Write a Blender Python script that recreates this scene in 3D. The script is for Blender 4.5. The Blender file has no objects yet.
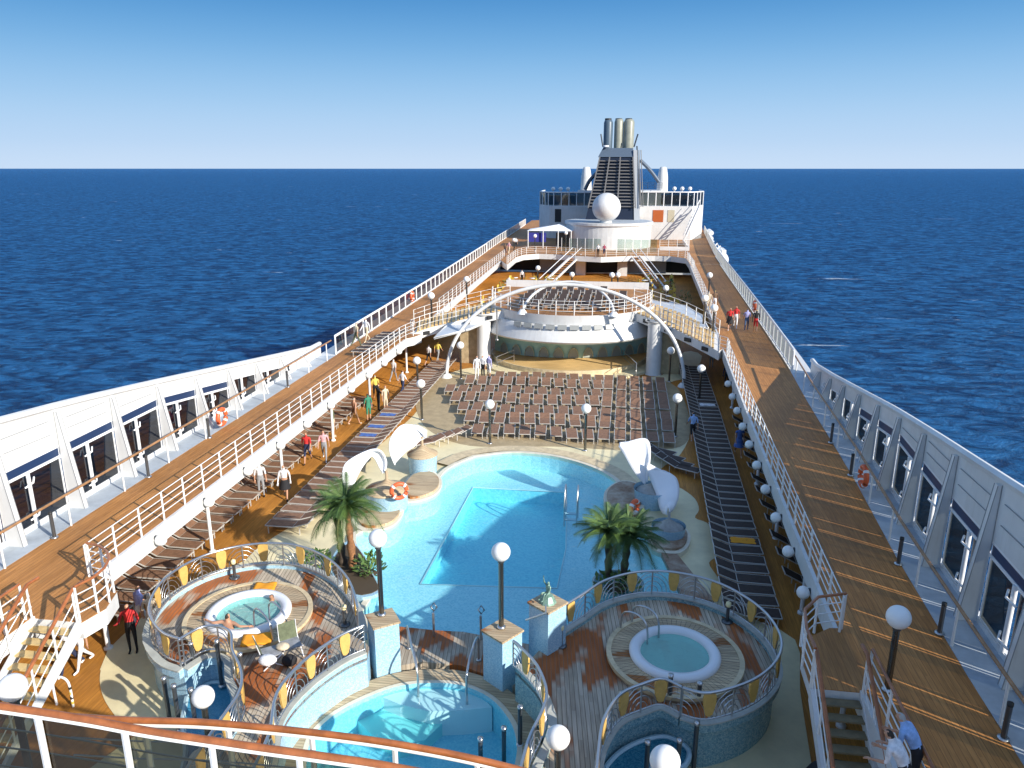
import bpy, math, random
from mathutils import Vector, Matrix
random.seed(7)
pi = math.pi
SC = bpy.context.scene
COL = SC.collection

# ------------------------------------------------------------------ camera geometry (photo point -> place on a level)
F_PX, TH, PH, CAMH = 760.0, math.atan(216/760), math.atan(116/760*math.cos(math.atan(216/760))), 14.8
FW = (-math.sin(PH)*math.cos(TH), math.cos(PH)*math.cos(TH), -math.sin(TH))
RT = (math.cos(PH), math.sin(PH), 0.0)
UP = (-math.sin(PH)*math.sin(TH), math.cos(PH)*math.sin(TH), math.cos(TH))
def ray(px, py):
    a = (px-512)/F_PX; b = (384-py)/F_PX
    return [FW[i]+a*RT[i]+b*UP[i] for i in range(3)]
def at(px, py, z=0.0):
    d = ray(px, py); t = (z-CAMH)/d[2]
    return (d[0]*t, d[1]*t, z)
def atl(pts, z=0.0): return [at(x, y, z)[:2] for x, y in pts]

# ------------------------------------------------------------------ mesh builder
class MB:
    def __init__(s): s.v = []; s.f = []; s.m = []; s.sm = []
    def add(s, vs, fs, mi=0, smooth=False):
        o = len(s.v); s.v += [tuple(p) for p in vs]
        for f in fs: s.f.append([i+o for i in f]); s.m.append(mi); s.sm.append(smooth)
        return s
    def box(s, x0, x1, y0, y1, z0, z1, mi=0):
        return s.add([(x0,y0,z0),(x1,y0,z0),(x1,y1,z0),(x0,y1,z0),(x0,y0,z1),(x1,y0,z1),(x1,y1,z1),(x0,y1,z1)],
              [(0,3,2,1),(4,5,6,7),(0,1,5,4),(1,2,6,5),(2,3,7,6),(3,0,4,7)], mi)
    def obox(s, c, hx, hy, hz, rz=0, tilt=0, mi=0):
        M = Matrix.Rotation(rz, 3, 'Z') @ Matrix.Rotation(tilt, 3, 'X')
        vs = []
        for a in ((-1,-1,-1),(1,-1,-1),(1,1,-1),(-1,1,-1),(-1,-1,1),(1,-1,1),(1,1,1),(-1,1,1)):
            p = M @ Vector((a[0]*hx, a[1]*hy, a[2]*hz)); vs.append((c[0]+p.x, c[1]+p.y, c[2]+p.z))
        return s.add(vs, [(0,3,2,1),(4,5,6,7),(0,1,5,4),(1,2,6,5),(2,3,7,6),(3,0,4,7)], mi)
    def prism(s, poly, z0, z1, mi=0, cap=True, bottom=True):
        n = len(poly)
        a = sum(poly[i][0]*poly[(i+1)%n][1]-poly[(i+1)%n][0]*poly[i][1] for i in range(n))
        if a < 0: poly = poly[::-1]
        vs = [(x,y,z0) for x,y in poly]+[(x,y,z1) for x,y in poly]
        fs = [(i,(i+1)%n,n+(i+1)%n,n+i) for i in range(n)]
        if cap: fs.append(tuple(range(n,2*n)))
        if bottom: fs.append(tuple(range(n-1,-1,-1)))
        return s.add(vs, fs, mi)
    def sheet(s, poly, z, mi=0):
        n = len(poly)
        a = sum(poly[i][0]*poly[(i+1)%n][1]-poly[(i+1)%n][0]*poly[i][1] for i in range(n))
        if a < 0: poly = poly[::-1]
        return s.add([(x,y,z) for x,y in poly], [tuple(range(n))], mi)
    def tube(s, pts, r, n=6, closed=False, mi=0, rs=None, smooth=True, caps=True):
        pts = [Vector(p) for p in pts]; m = len(pts); vs = []
        prev = None
        for i, p in enumerate(pts):
            if closed: t = (pts[(i+1)%m]-pts[i-1])
            else: t = pts[min(i+1,m-1)]-pts[max(i-1,0)]
            t.normalize()
            ref = Vector((0,0,1)) if abs(t.z) < .95 else Vector((1,0,0))
            u = t.cross(ref).normalized(); w = u.cross(t).normalized()
            if prev is not None and u.dot(prev) < -0.2 and abs(t.z) >= .9: u = -u; w = -w
            prev = u
            rr = rs[i] if rs else r
            for k in range(n):
                a = 2*pi*k/n+pi/4
                q = p+u*math.cos(a)*rr+w*math.sin(a)*rr; vs.append((q.x,q.y,q.z))
        fs = []
        for i in range(m if closed else m-1):
            j = (i+1) % m
            for k in range(n):
                l = (k+1) % n
                fs.append((i*n+k, i*n+l, j*n+l, j*n+k))
        s.add(vs, fs, mi, smooth)
        if not closed and caps:
            s.add(vs[:n], [tuple(range(n))], mi); s.add(vs[-n:], [tuple(range(n-1,-1,-1))], mi)
        return s
    def lathe(s, prof, n=20, c=(0,0,0), mi=0, smooth=True, a0=0, a1=2*pi, sx=1, sy=1):
        full = abs(a1-a0-2*pi) < 1e-6; k = n if full else n+1; vs = []
        for r, z in prof:
            for i in range(k):
                a = a0+(a1-a0)*i/n
                vs.append((c[0]+r*math.cos(a)*sx, c[1]+r*math.sin(a)*sy, c[2]+z))
        fs = []
        for j in range(len(prof)-1):
            for i in range(n):
                i2 = (i+1) % k
                fs.append((j*k+i, j*k+i2, (j+1)*k+i2, (j+1)*k+i))
        return s.add(vs, fs, mi, smooth)
    def sphere(s, c, r, nu=16, nv=10, mi=0, sx=1, sy=1, sz=1):
        prof = [(max(1e-4, r*math.sin(pi*j/nv)), -r*sz*math.cos(pi*j/nv)) for j in range(nv+1)]
        return s.lathe(prof, nu, c, mi, sx=sx, sy=sy)
    def band(s, A, B, mi=0, smooth=False, closed=False):
        n = len(A); fs = [(i,(i+1)%n,n+(i+1)%n,n+i) for i in range(n if closed else n-1)]
        return s.add(list(A)+list(B), fs, mi, smooth)
    def wall(s, path, z0, z1, t, mi=0, closed=False):
        """upright wall of thickness t to the left side of the path; z0/z1 numbers or functions of index"""
        n = len(path); off = offset(path, t, closed)
        f0 = z0 if callable(z0) else (lambda i: z0); f1 = z1 if callable(z1) else (lambda i: z1)
        vs = []
        for i in range(n):
            a = path[i]; b = off[i]
            vs += [(a[0],a[1],f0(i)),(a[0],a[1],f1(i)),(b[0],b[1],f1(i)),(b[0],b[1],f0(i))]
        fs = []
        for i in range(n if closed else n-1):
            j = (i+1) % n
            for k in range(4):
                l = (k+1) % 4
                fs.append((i*4+k, j*4+k, j*4+l, i*4+l))
        if not closed: fs += [(0,1,2,3), ((n-1)*4+3,(n-1)*4+2,(n-1)*4+1,(n-1)*4)]
        return s.add(vs, fs, mi)
    def build(s, name, mat, parent=None, loc=None, world=False):
        me = bpy.data.meshes.new(name)
        vs = s.v
        if world and parent is not None:
            L = parent_world(parent); vs = [(x-L[0],y-L[1],z-L[2]) for x,y,z in vs]
        me.from_pydata(vs, [], s.f); 
        mats = mat if isinstance(mat, (list,tuple)) else [mat]
        for q in mats: me.materials.append(q)
        if len(mats) > 1: me.polygons.foreach_set('material_index', s.m)
        me.polygons.foreach_set('use_smooth', s.sm)
        me.update()
        o = bpy.data.objects.new(name, me); COL.objects.link(o)
        if parent is not None: o.parent = parent
        if loc: o.location = loc
        return o
def parent_world(p):
    L = Vector(p.location)
    while p.parent: p = p.parent; L += Vector(p.location)
    return L
def offset(path, t, closed=False):
    n = len(path); out = []
    for i in range(n):
        if closed: a, b = path[i-1], path[(i+1)%n]
        else: a, b = path[max(i-1,0)], path[min(i+1,n-1)]
        dx, dy = b[0]-a[0], b[1]-a[1]; L = math.hypot(dx,dy) or 1
        out.append((path[i][0]-dy/L*t, path[i][1]+dx/L*t))
    return out
def spline(pts, k=6, closed=False):
    """Catmull-Rom through the points"""
    n = len(pts); out = []; D = len(pts[0])
    rng = range(n if closed else n-1)
    for i in rng:
        if closed: P = [pts[i-1], pts[i], pts[(i+1)%n], pts[(i+2)%n]]
        else: P = [pts[max(i-1,0)], pts[i], pts[i+1], pts[min(i+2,n-1)]]
        for j in range(k):
            t = j/k
            out.append(tuple(0.5*((2*P[1][d])+(-P[0][d]+P[2][d])*t+(2*P[0][d]-5*P[1][d]+4*P[2][d]-P[3][d])*t*t+(-P[0][d]+3*P[1][d]-3*P[2][d]+P[3][d])*t**3) for d in range(D)))
    if not closed: out.append(tuple(pts[-1]))
    return out
def resample(path, step, keep=True):
    """points at equal arc length along a polyline (any dimension)"""
    L = [0]
    for a, b in zip(path, path[1:]): L.append(L[-1]+math.dist(a,b))
    n = max(1, round(L[-1]/step)); out = []; k = 0
    for i in range(n+1):
        s = L[-1]*i/n
        while k < len(L)-2 and L[k+1] < s: k += 1
        u = (s-L[k])/max(1e-9, L[k+1]-L[k])
        out.append(tuple(p+(q-p)*u for p,q in zip(path[k], path[k+1])))
    return out
def interp(tab, y):
    if y <= tab[0][0]: return tab[0][1]
    for (a,u),(b,w) in zip(tab, tab[1:]):
        if y <= b: return u+(w-u)*(y-a)/(b-a)
    return tab[-1][1]
def circ(c, r, n=32, a0=0, a1=2*pi, ry=None):
    full = abs(a1-a0-2*pi) < 1e-6
    return [(c[0]+r*math.cos(a0+(a1-a0)*i/n), c[1]+(ry or r)*math.sin(a0+(a1-a0)*i/n)) for i in range(n if full else n+1)]

# ------------------------------------------------------------------ object helpers
def thing(name, label, cat, loc=(0,0,0), rz=0, group=None):
    o = bpy.data.objects.new(name, None); COL.objects.link(o)
    o.empty_display_size = .2
    o.location = loc; o.rotation_euler = (0,0,rz); o['label'] = label; o['category'] = cat; o['kind'] = 'thing'
    if group: o['group'] = group
    return o
def tag(o, label, cat, group=None):
    o['label'] = label; o['category'] = cat
    if group: o['group'] = group
    return o
def struct(name, mb, mat):
    o = mb.build(name, mat); o['kind'] = 'structure'; return o
KIDS = {}
def kid(parent, o):
    o.parent = parent; return o
def dup(root, loc, rz=0, label=None, group=None, scale=None):
    r = root.copy(); COL.objects.link(r); r.location = loc; r.rotation_euler = (0,0,rz)
    if label: r['label'] = label
    if group: r['group'] = group
    if scale: r.scale = scale
    for ch in root.children:
        c = ch.copy(); COL.objects.link(c); c.parent = r
        for g in ch.children:
            d = g.copy(); COL.objects.link(d); d.parent = c
    return r
ORD = 'first second third fourth fifth sixth seventh eighth ninth tenth eleventh twelfth thirteenth fourteenth fifteenth sixteenth seventeenth eighteenth nineteenth twentieth'.split()
TENS = {20:'twenty', 30:'thirty', 40:'forty', 50:'fifty'}
def nth(i):
    i += 1
    if i <= 20: return ORD[i-1]
    t = i//10*10
    return (TENS[t][:-1]+'ieth') if i == t else TENS[t]+'-'+ORD[i-t-1]

# ------------------------------------------------------------------ materials
MATS = {}
def mat(name, col, rough=.5, metal=0, noise=0, nscale=3, spec=.5, bump=0, bscale=20, col2=None, emis=None, coat=0):
    if name in MATS: return MATS[name]
    m = bpy.data.materials.new(name); m.use_nodes = True; nt = m.node_tree; b = nt.nodes['Principled BSDF']
    b.inputs['Base Color'].default_value = (*col,1); b.inputs['Roughness'].default_value = rough
    b.inputs['Metallic'].default_value = metal; b.inputs['Specular IOR Level'].default_value = spec
    if coat: b.inputs['Coat Weight'].default_value = coat
    tc = None
    if noise or col2:
        tc = nt.nodes.new('ShaderNodeTexCoord')
        n = nt.nodes.new('ShaderNodeTexNoise'); n.inputs['Scale'].default_value = nscale; n.inputs['Detail'].default_value = 5; n.inputs['Roughness'].default_value = .65
        nt.links.new(tc.outputs['Object'], n.inputs['Vector'])
        r = nt.nodes.new('ShaderNodeValToRGB')
        if col2: c0, c1 = col, col2
        else: c0 = tuple(max(0,c*(1-noise)) for c in col); c1 = tuple(min(1,c*(1+noise)) for c in col)
        r.color_ramp.elements[0].position = .35; r.color_ramp.elements[1].position = .65
        r.color_ramp.elements[0].color = (*c0,1); r.color_ramp.elements[1].color = (*c1,1)
        nt.links.new(n.outputs['Fac'], r.inputs['Fac']); nt.links.new(r.outputs['Color'], b.inputs['Base Color'])
    if bump:
        tc = tc or nt.nodes.new('ShaderNodeTexCoord')
        n2 = nt.nodes.new('ShaderNodeTexNoise'); n2.inputs['Scale'].default_value = bscale; n2.inputs['Detail'].default_value = 3
        nt.links.new(tc.outputs['Object'], n2.inputs['Vector'])
        bp = nt.nodes.new('ShaderNodeBump'); bp.inputs['Strength'].default_value = bump; bp.inputs['Distance'].default_value = .02
        nt.links.new(n2.outputs['Fac'], bp.inputs['Height']); nt.links.new(bp.outputs['Normal'], b.inputs['Normal'])
    MATS[name] = m; return m
def planks(name, c1, c2, cgap, width=.12, rot=0, length=2.4, patch=None, patch_scale=.35, patch_pos=(.48,.56), gap=.08, rough=.6, wear=.75):
    """boards running along the rotated Y axis, per-board tone changes, optional patches of another colour; gap = share of a board's width"""
    m = bpy.data.materials.new(name); m.use_nodes = True; nt = m.node_tree; b = nt.nodes['Principled BSDF']; N = nt.nodes.new; Lk = nt.links.new
    b.inputs['Roughness'].default_value = rough; b.inputs['Specular IOR Level'].default_value = .3
    def M_(op, x, y=None, z=None):
        n = N('ShaderNodeMath'); n.operation = op
        for k, v in enumerate((x, y, z)):
            if v is None: continue
            if isinstance(v, (int,float)): n.inputs[k].default_value = v
            else: Lk(v, n.inputs[k])
        return n.outputs[0]
    def ramp(src, p0, k0, p1, k1):
        r = N('ShaderNodeValToRGB'); e = r.color_ramp.elements; e[0].position = p0; e[0].color = (*k0,1); e[1].position = p1; e[1].color = (*k1,1); Lk(src, r.inputs[0]); return r.outputs[0]
    def mix(f, A, B, bt='MIX'):
        n = N('ShaderNodeMix'); n.data_type = 'RGBA'; n.blend_type = bt
        if isinstance(f, float): n.inputs[0].default_value = f
        else: Lk(f, n.inputs[0])
        for s_, v in ((6,A),(7,B)):
            if isinstance(v, tuple): n.inputs[s_].default_value = (*v,1)
            else: Lk(v, n.inputs[s_])
        return n.outputs[2]
    tc = N('ShaderNodeTexCoord'); mp = N('ShaderNodeMapping'); mp.inputs['Rotation'].default_value = (0,0,rot); Lk(tc.outputs['Object'], mp.inputs[0])
    sp_ = N('ShaderNodeSeparateXYZ'); Lk(mp.outputs[0], sp_.inputs[0]); X, Y = sp_.outputs[0], sp_.outputs[1]
    q = M_('DIVIDE', X, width); idx = M_('FLOOR', q); fr = M_('SUBTRACT', q, idx)
    wn1 = N('ShaderNodeTexWhiteNoise'); wn1.noise_dimensions = '1D'; Lk(idx, wn1.inputs['W'])
    # board ends staggered per board
    seg = M_('FLOOR', M_('DIVIDE', M_('ADD', Y, M_('MULTIPLY', wn1.outputs[0], length)), length))
    wn2 = N('ShaderNodeTexWhiteNoise'); wn2.noise_dimensions = '2D'; cv = N('ShaderNodeCombineXYZ'); Lk(idx, cv.inputs[0]); Lk(seg, cv.inputs[1]); Lk(cv.outputs[0], wn2.inputs['Vector'])
    col = ramp(wn2.outputs[0], 0, c1, 1, c2)
    cg = N('ShaderNodeCombineXYZ'); Lk(M_('MULTIPLY', X, 9), cg.inputs[0]); Lk(M_('MULTIPLY', Y, .7), cg.inputs[1]); Lk(wn2.outputs[0], cg.inputs[2])
    gn = N('ShaderNodeTexNoise'); gn.inputs['Scale'].default_value = 2.2; gn.inputs['Detail'].default_value = 4; Lk(cg.outputs[0], gn.inputs['Vector'])
    grain = ramp(gn.outputs['Fac'], .3, (.72,.72,.72), .7, (1.15,1.13,1.1))
    dn = N('ShaderNodeTexNoise'); dn.inputs['Scale'].default_value = .22; dn.inputs['Detail'].default_value = 6; Lk(tc.outputs['Object'], dn.inputs['Vector'])
    dirt = ramp(dn.outputs['Fac'], .36, (.66,.66,.68), .60, (1.10,1.09,1.07))
    if patch:
        cp = N('ShaderNodeCombineXYZ'); Lk(M_('MULTIPLY', M_('FLOOR', M_('DIVIDE', X, width)), width*.9), cp.inputs[0]); Lk(M_('MULTIPLY', Y, .32), cp.inputs[1])
        n3 = N('ShaderNodeTexNoise'); n3.inputs['Scale'].default_value = patch_scale*2; n3.inputs['Detail'].default_value = 3; Lk(cp.outputs[0], n3.inputs['Vector'])
        col = mix(ramp(n3.outputs['Fac'], patch_pos[0], (0,0,0), patch_pos[1], (1,1,1)), col, patch)
    col = mix(.9, col, grain, 'MULTIPLY'); col = mix(wear, col, dirt, 'MULTIPLY')
    gm = M_('LESS_THAN', fr, gap); col = mix(gm, col, cgap)
    Lk(col, b.inputs['Base Color'])
    bp = N('ShaderNodeBump'); bp.inputs['Strength'].default_value = .35; bp.inputs['Distance'].default_value = .006; Lk(M_('SUBTRACT', gn.outputs['Fac'], gm), bp.inputs['Height']); Lk(bp.outputs['Normal'], b.inputs['Normal'])
    MATS[name] = m; return m
def mosaic(name, c1, c2, c3, scale=26, rough=.25):
    m = bpy.data.materials.new(name); m.use_nodes = True; nt = m.node_tree; b = nt.nodes['Principled BSDF']; N = nt.nodes.new; Lk = nt.links.new
    b.inputs['Roughness'].default_value = rough
    tc = N('ShaderNodeTexCoord'); v = N('ShaderNodeTexVoronoi'); v.inputs['Scale'].default_value = scale; v.distance = 'CHEBYCHEV'; v.inputs['Randomness'].default_value = .6
    Lk(tc.outputs['Object'], v.inputs['Vector'])
    sp = N('ShaderNodeSeparateColor'); Lk(v.outputs['Color'], sp.inputs[0])
    r = N('ShaderNodeValToRGB'); e = r.color_ramp.elements; e[0].color = (*c1,1); e[1].color = (*c3,1); q = e.new(.5); q.color = (*c2,1)
    Lk(sp.outputs[0], r.inputs['Fac']); Lk(r.outputs['Color'], b.inputs['Base Color'])
    MATS[name] = m; return m
def glassy(name, tint, gloss=.12, rough=.03):
    """pane that lets tinted light through and mirrors a little of the sky"""
    m = bpy.data.materials.new(name); m.use_nodes = True; nt = m.node_tree; N = nt.nodes.new; Lk = nt.links.new
    nt.nodes.remove(nt.nodes['Principled BSDF']); out = nt.nodes['Material Output']
    t = N('ShaderNodeBsdfTransparent'); t.inputs[0].default_value = (*tint,1)
    g = N('ShaderNodeBsdfGlossy'); g.inputs['Roughness'].default_value = rough
    fr = N('ShaderNodeFresnel'); fr.inputs['IOR'].default_value = 1.5
    ad = N('ShaderNodeMath'); ad.operation = 'ADD'; ad.inputs[1].default_value = gloss-.04; ad.use_clamp = True; Lk(fr.outputs[0], ad.inputs[0])
    ge = N('ShaderNodeNewGeometry'); bk = N('ShaderNodeMix'); bk.data_type = 'FLOAT'; bk.inputs[3].default_value = gloss; Lk(ge.outputs['Backfacing'], bk.inputs[0]); Lk(ad.outputs[0], bk.inputs[2])
    mx = N('ShaderNodeMixShader'); Lk(bk.outputs[0], mx.inputs[0]); Lk(t.outputs[0], mx.inputs[1]); Lk(g.outputs[0], mx.inputs[2]); Lk(mx.outputs[0], out.inputs[0])
    MATS[name] = m; return m
def pool_water(name, tint, bscale=2.2, bstr=.35, milky=None, milk=0.0):
    m = bpy.data.materials.new(name); m.use_nodes = True; nt = m.node_tree; N = nt.nodes.new; Lk = nt.links.new
    nt.nodes.remove(nt.nodes['Principled BSDF']); out = nt.nodes['Material Output']
    tc = N('ShaderNodeTexCoord'); ns = N('ShaderNodeTexNoise'); ns.inputs['Scale'].default_value = bscale; ns.inputs['Detail'].default_value = 4; ns.inputs['Distortion'].default_value = .8
    Lk(tc.outputs['Object'], ns.inputs['Vector'])
    bp = N('ShaderNodeBump'); bp.inputs['Strength'].default_value = bstr; bp.inputs['Distance'].default_value = .1; Lk(ns.outputs['Fac'], bp.inputs['Height'])
    t = N('ShaderNodeBsdfTransparent'); t.inputs[0].default_value = (*tint,1)
    g = N('ShaderNodeBsdfGlossy'); g.inputs['Roughness'].default_value = .05; Lk(bp.outputs['Normal'], g.inputs['Normal'])
    fr = N('ShaderNodeFresnel'); fr.inputs['IOR'].default_value = 1.33; Lk(bp.outputs['Normal'], fr.inputs['Normal'])
    base = t.outputs[0]
    if milky:
        d = N('ShaderNodeBsdfDiffuse'); d.inputs[0].default_value = (*milky,1); Lk(bp.outputs['Normal'], d.inputs['Normal'])
        m0 = N('ShaderNodeMixShader'); m0.inputs[0].default_value = milk; Lk(t.outputs[0], m0.inputs[1]); Lk(d.outputs[0], m0.inputs[2]); base = m0.outputs[0]
    ge = N('ShaderNodeNewGeometry'); bk = N('ShaderNodeMix'); bk.data_type = 'FLOAT'; bk.inputs[3].default_value = .05; Lk(ge.outputs['Backfacing'], bk.inputs[0]); Lk(fr.outputs[0], bk.inputs[2])
    mx = N('ShaderNodeMixShader'); Lk(bk.outputs[0], mx.inputs[0]); Lk(base, mx.inputs[1]); Lk(g.outputs[0], mx.inputs[2]); Lk(mx.outputs[0], out.inputs[0])
    MATS[name] = m; return m

WHITE = mat('white_paint', (.66,.665,.66), .4, noise=.07, nscale=.6)
def weather(m):
    nt = m.node_tree; b = nt.nodes['Principled BSDF']; src = b.inputs['Base Color'].links[0].from_socket
    tc = nt.nodes.new('ShaderNodeTexCoord'); mp = nt.nodes.new('ShaderNodeMapping'); mp.inputs['Scale'].default_value = (2.5,2.5,.22); n = nt.nodes.new('ShaderNodeTexNoise'); n.inputs['Scale'].default_value = 1.6; n.inputs['Detail'].default_value = 8; n.inputs['Roughness'].default_value = .7
    nt.links.new(tc.outputs['Object'], mp.inputs[0]); nt.links.new(mp.outputs[0], n.inputs['Vector'])
    r = nt.nodes.new('ShaderNodeValToRGB'); e = r.color_ramp.elements; e[0].position = .52; e[0].color = (0,0,0,1); e[1].position = .78; e[1].color = (.38,.38,.38,1); nt.links.new(n.outputs['Fac'], r.inputs[0])
    x = nt.nodes.new('ShaderNodeMix'); x.data_type = 'RGBA'; x.inputs[7].default_value = (.42,.36,.28,1); nt.links.new(r.outputs[0], x.inputs[0]); nt.links.new(src, x.inputs[6]); nt.links.new(x.outputs[2], b.inputs['Base Color'])
weather(WHITE)
SEAM = mat('seam_and_groove_shade', (.30,.31,.32), .6)  # grey of the fin seams, also used as shadow colour for the panel grooves
POLE = mat('polished_pole', (.16,.16,.15), .18, metal=.9)
WHITE2 = mat('white_enamel', (.78,.79,.80), .3)
RAILW = mat('rail_white', (.80,.80,.78), .35)
GREYP = mat('grey_floor_paint', (.42,.47,.52), .55, noise=.12, nscale=1.5)
STEEL = mat('brushed_steel', (.55,.56,.57), .28, metal=.9)
DSTEEL = mat('dark_steel', (.13,.14,.15), .3, metal=.7)
HANDWOOD = mat('varnished_handrail', (.33,.11,.035), .3, noise=.25, nscale=4, coat=.3)
NAVY = mat('navy_paint', (.012,.035,.10), .35)
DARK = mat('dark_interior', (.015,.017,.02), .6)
DGREY = mat('dark_grey', (.05,.055,.06), .5)
FLATCAP = mat('grey_stone_cap', (.33,.33,.31), .6, noise=.2)
BLACKR = mat('black_rubber', (.02,.02,.02), .6)
GLOBE = mat('opal_globe', (.86,.86,.84), .35, spec=.4)
RED = mat('red_plastic', (.62,.03,.02), .4)
ORANGE = mat('orange_red_plastic', (.75,.13,.04), .45)
CREAM = mat('cream_floor', (.76,.67,.42), .6, noise=.10, nscale=.8, bump=.15, bscale=60)
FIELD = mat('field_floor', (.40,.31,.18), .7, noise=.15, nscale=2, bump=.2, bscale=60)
COPING = mat('stone_coping', (.62,.50,.31), .5, noise=.18, nscale=3)
CARPET = planks('lower_deck_boards', (.58,.26,.05), (.50,.215,.04), (.36,.15,.03), .13, 0, 3.0, gap=.09)
DECKW = planks('upper_deck_boards', (.50,.235,.075), (.42,.19,.058), (.25,.11,.035), .14, 0, 4, gap=.09)
PLATW = planks('grey_teak', (.60,.52,.41), (.44,.37,.28), (.17,.12,.08), .12, -.12, 2.2, patch=(.42,.13,.035), patch_scale=.55, patch_pos=(.50,.56), gap=.13)
COPW = planks('coping_teak', (.64,.51,.33), (.50,.38,.24), (.24,.17,.11), .11, pi/2, 2, patch=(.36,.14,.04), patch_scale=.6, patch_pos=(.60,.63), gap=.12)
STAGEW = planks('stage_boards', (.78,.54,.24), (.70,.47,.20), (.5,.33,.13), .15, pi/2, 2, gap=.06)
HANDB = mat('weathered_handrail', (.34,.18,.08), .4, noise=.2, nscale=4)
RINGW = mat('weathered_teak', (.46,.39,.30), .6, col2=(.24,.13,.07), nscale=1.6)
MOSL = mosaic('pale_blue_mosaic', (.25,.45,.60), (.34,.54,.68), (.44,.63,.73), scale=34)
MOSD = mosaic('deep_blue_mosaic', (.13,.27,.33), (.22,.40,.45), (.40,.55,.54), scale=30)
POOLT = mosaic('pool_tile_pale', (.42,.70,.76), (.55,.80,.84), (.66,.86,.88), scale=16)
POOLD = mosaic('pool_tile_deep', (.20,.62,.74), (.27,.70,.80), (.34,.76,.84), scale=12)
YELLOW = mat('yellow_wood_panel', (.62,.39,.11), .45, noise=.1, nscale=6)
SAIL = mat('white_canvas', (.86,.86,.87), .6)
MESHBR = mat('brown_mesh_fabric', (.23,.125,.075), .75, noise=.2, nscale=6)
MESHDK = mat('dark_mesh_fabric', (.055,.036,.028), .75, noise=.2, nscale=6)
LFRAME = mat('lounger_frame', (.52,.50,.46), .4)
TEAL = mat('teal_backdrop', (.50,.82,.70), .6, col2=(.40,.70,.78), nscale=.25)
GTINT = glassy('tinted_glass', (.16,.18,.17), .12)
GDARK = glassy('dark_window_glass', (.10,.12,.12), .10)
GPANEL = glassy('rail_glass', (.42,.44,.43), .14)
GCLEAR = glassy('clear_glass', (.78,.86,.84), .10)
GFRONT = glassy('smoked_glass', (.26,.27,.21), .04)
GLIGHT = glassy('grey_window_glass', (.07,.08,.08), .12)
TRUNKO = mat('palm_trunk', (.26,.12,.05), .8, noise=.4, nscale=9, bump=.6, bscale=14)
TRUNKD = mat('palm_trunk_dark', (.07,.05,.035), .8, noise=.4, nscale=9, bump=.6, bscale=14)
FROND = mat('palm_frond', (.028,.07,.018), .6, col2=(.09,.16,.035), nscale=2.5)
FRONDD = mat('palm_frond_dry', (.20,.20,.06), .6, noise=.2)
SHRUB = mat('shrub_leaf', (.06,.13,.03), .5, col2=(.16,.24,.06), nscale=2)
SOIL = mat('soil', (.07,.05,.03), .9)
BRONZE = mat('verdigris_bronze', (.20,.33,.27), .5, metal=.3, noise=.3, nscale=12)
FUNNEL = mat('funnel_navy', (.007,.014,.035), .45)
FUNGREY = mat('funnel_grey', (.085,.12,.17), .45)
PIPEB = mat('exhaust_pipe_blue', (.08,.12,.16), .4)
PIPE = mat('exhaust_pipe', (.27,.28,.23), .4, noise=.1, nscale=1)
LOUVER = mat('louver_grey', (.17,.165,.16), .45)
YELCH = mat('yellow_chair', (.62,.44,.08), .5)
# ------------------------------------------------------------------ world, sun, camera
w = bpy.data.worlds.new('World'); SC.world = w; w.use_nodes = True
wn = w.node_tree; bg = wn.nodes['Background']; sky = wn.nodes.new('ShaderNodeTexSky'); sky.sky_type = 'NISHITA'; sky.sun_disc = False
SUN_EL, SUN_AZ = math.radians(24.5), math.atan2(-.515, .857)
sky.sun_elevation = SUN_EL; sky.sun_rotation = pi/2-SUN_AZ
sky.altitude = 0; sky.air_density = 1.0; sky.dust_density = .25; sky.ozone_density = 1.6
# clear maritime air: pale blue haze line at the horizon, saturated blue above it
tcw = wn.nodes.new('ShaderNodeTexCoord'); sep = wn.nodes.new('ShaderNodeSeparateXYZ'); wn.links.new(tcw.outputs['Generated'], sep.inputs[0])
rw = wn.nodes.new('ShaderNodeValToRGB'); rw.color_ramp.interpolation = 'B_SPLINE'; E_ = rw.color_ramp.elements
E_[0].position = 0; E_[0].color = (.57,.71,.89,1); E_[1].position = 1; E_[1].color = (.03,.10,.30,1)
for p_, c_ in ((.03,(.48,.65,.87,1)),(.08,(.35,.58,.84,1)),(.14,(.17,.42,.74,1)),(.205,(.055,.25,.58,1)),(.4,(.03,.15,.44,1))):
    e_ = E_.new(p_); e_.color = c_
wn.links.new(sep.outputs[2], rw.inputs[0])
scl = wn.nodes.new('ShaderNodeMix'); scl.data_type = 'RGBA'; scl.blend_type = 'MULTIPLY'; scl.inputs[0].default_value = 1; scl.inputs[7].default_value = (4.1,4.1,4.1,1); wn.links.new(rw.outputs[0], scl.inputs[6])
mr = wn.nodes.new('ShaderNodeMapRange'); mr.inputs[1].default_value = .24; mr.inputs[2].default_value = .5; wn.links.new(sep.outputs[2], mr.inputs[0])
mixw = wn.nodes.new('ShaderNodeMix'); mixw.data_type = 'RGBA'; wn.links.new(mr.outputs[0], mixw.inputs[0]); wn.links.new(scl.outputs[2], mixw.inputs[6]); wn.links.new(sky.outputs[0], mixw.inputs[7])
wn.links.new(mixw.outputs[2], bg.inputs[0]); bg.inputs[1].default_value = .15
sl = bpy.data.lights.new('sun', 'SUN'); sl.energy = 4.1; sl.angle = math.radians(.5); sl.color = (1,.93,.82)
so = bpy.data.objects.new('sun', sl); COL.objects.link(so)
sd = Vector((math.cos(SUN_EL)*math.cos(SUN_AZ), math.cos(SUN_EL)*math.sin(SUN_AZ), math.sin(SUN_EL)))
so.rotation_euler = sd.to_track_quat('Z','Y').to_euler()
cd = bpy.data.cameras.new('camera'); co = bpy.data.objects.new('camera', cd); COL.objects.link(co)
cd.sensor_width = 36; cd.lens = 36*F_PX/1024; cd.clip_start = .1; cd.clip_end = 90000
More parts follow.
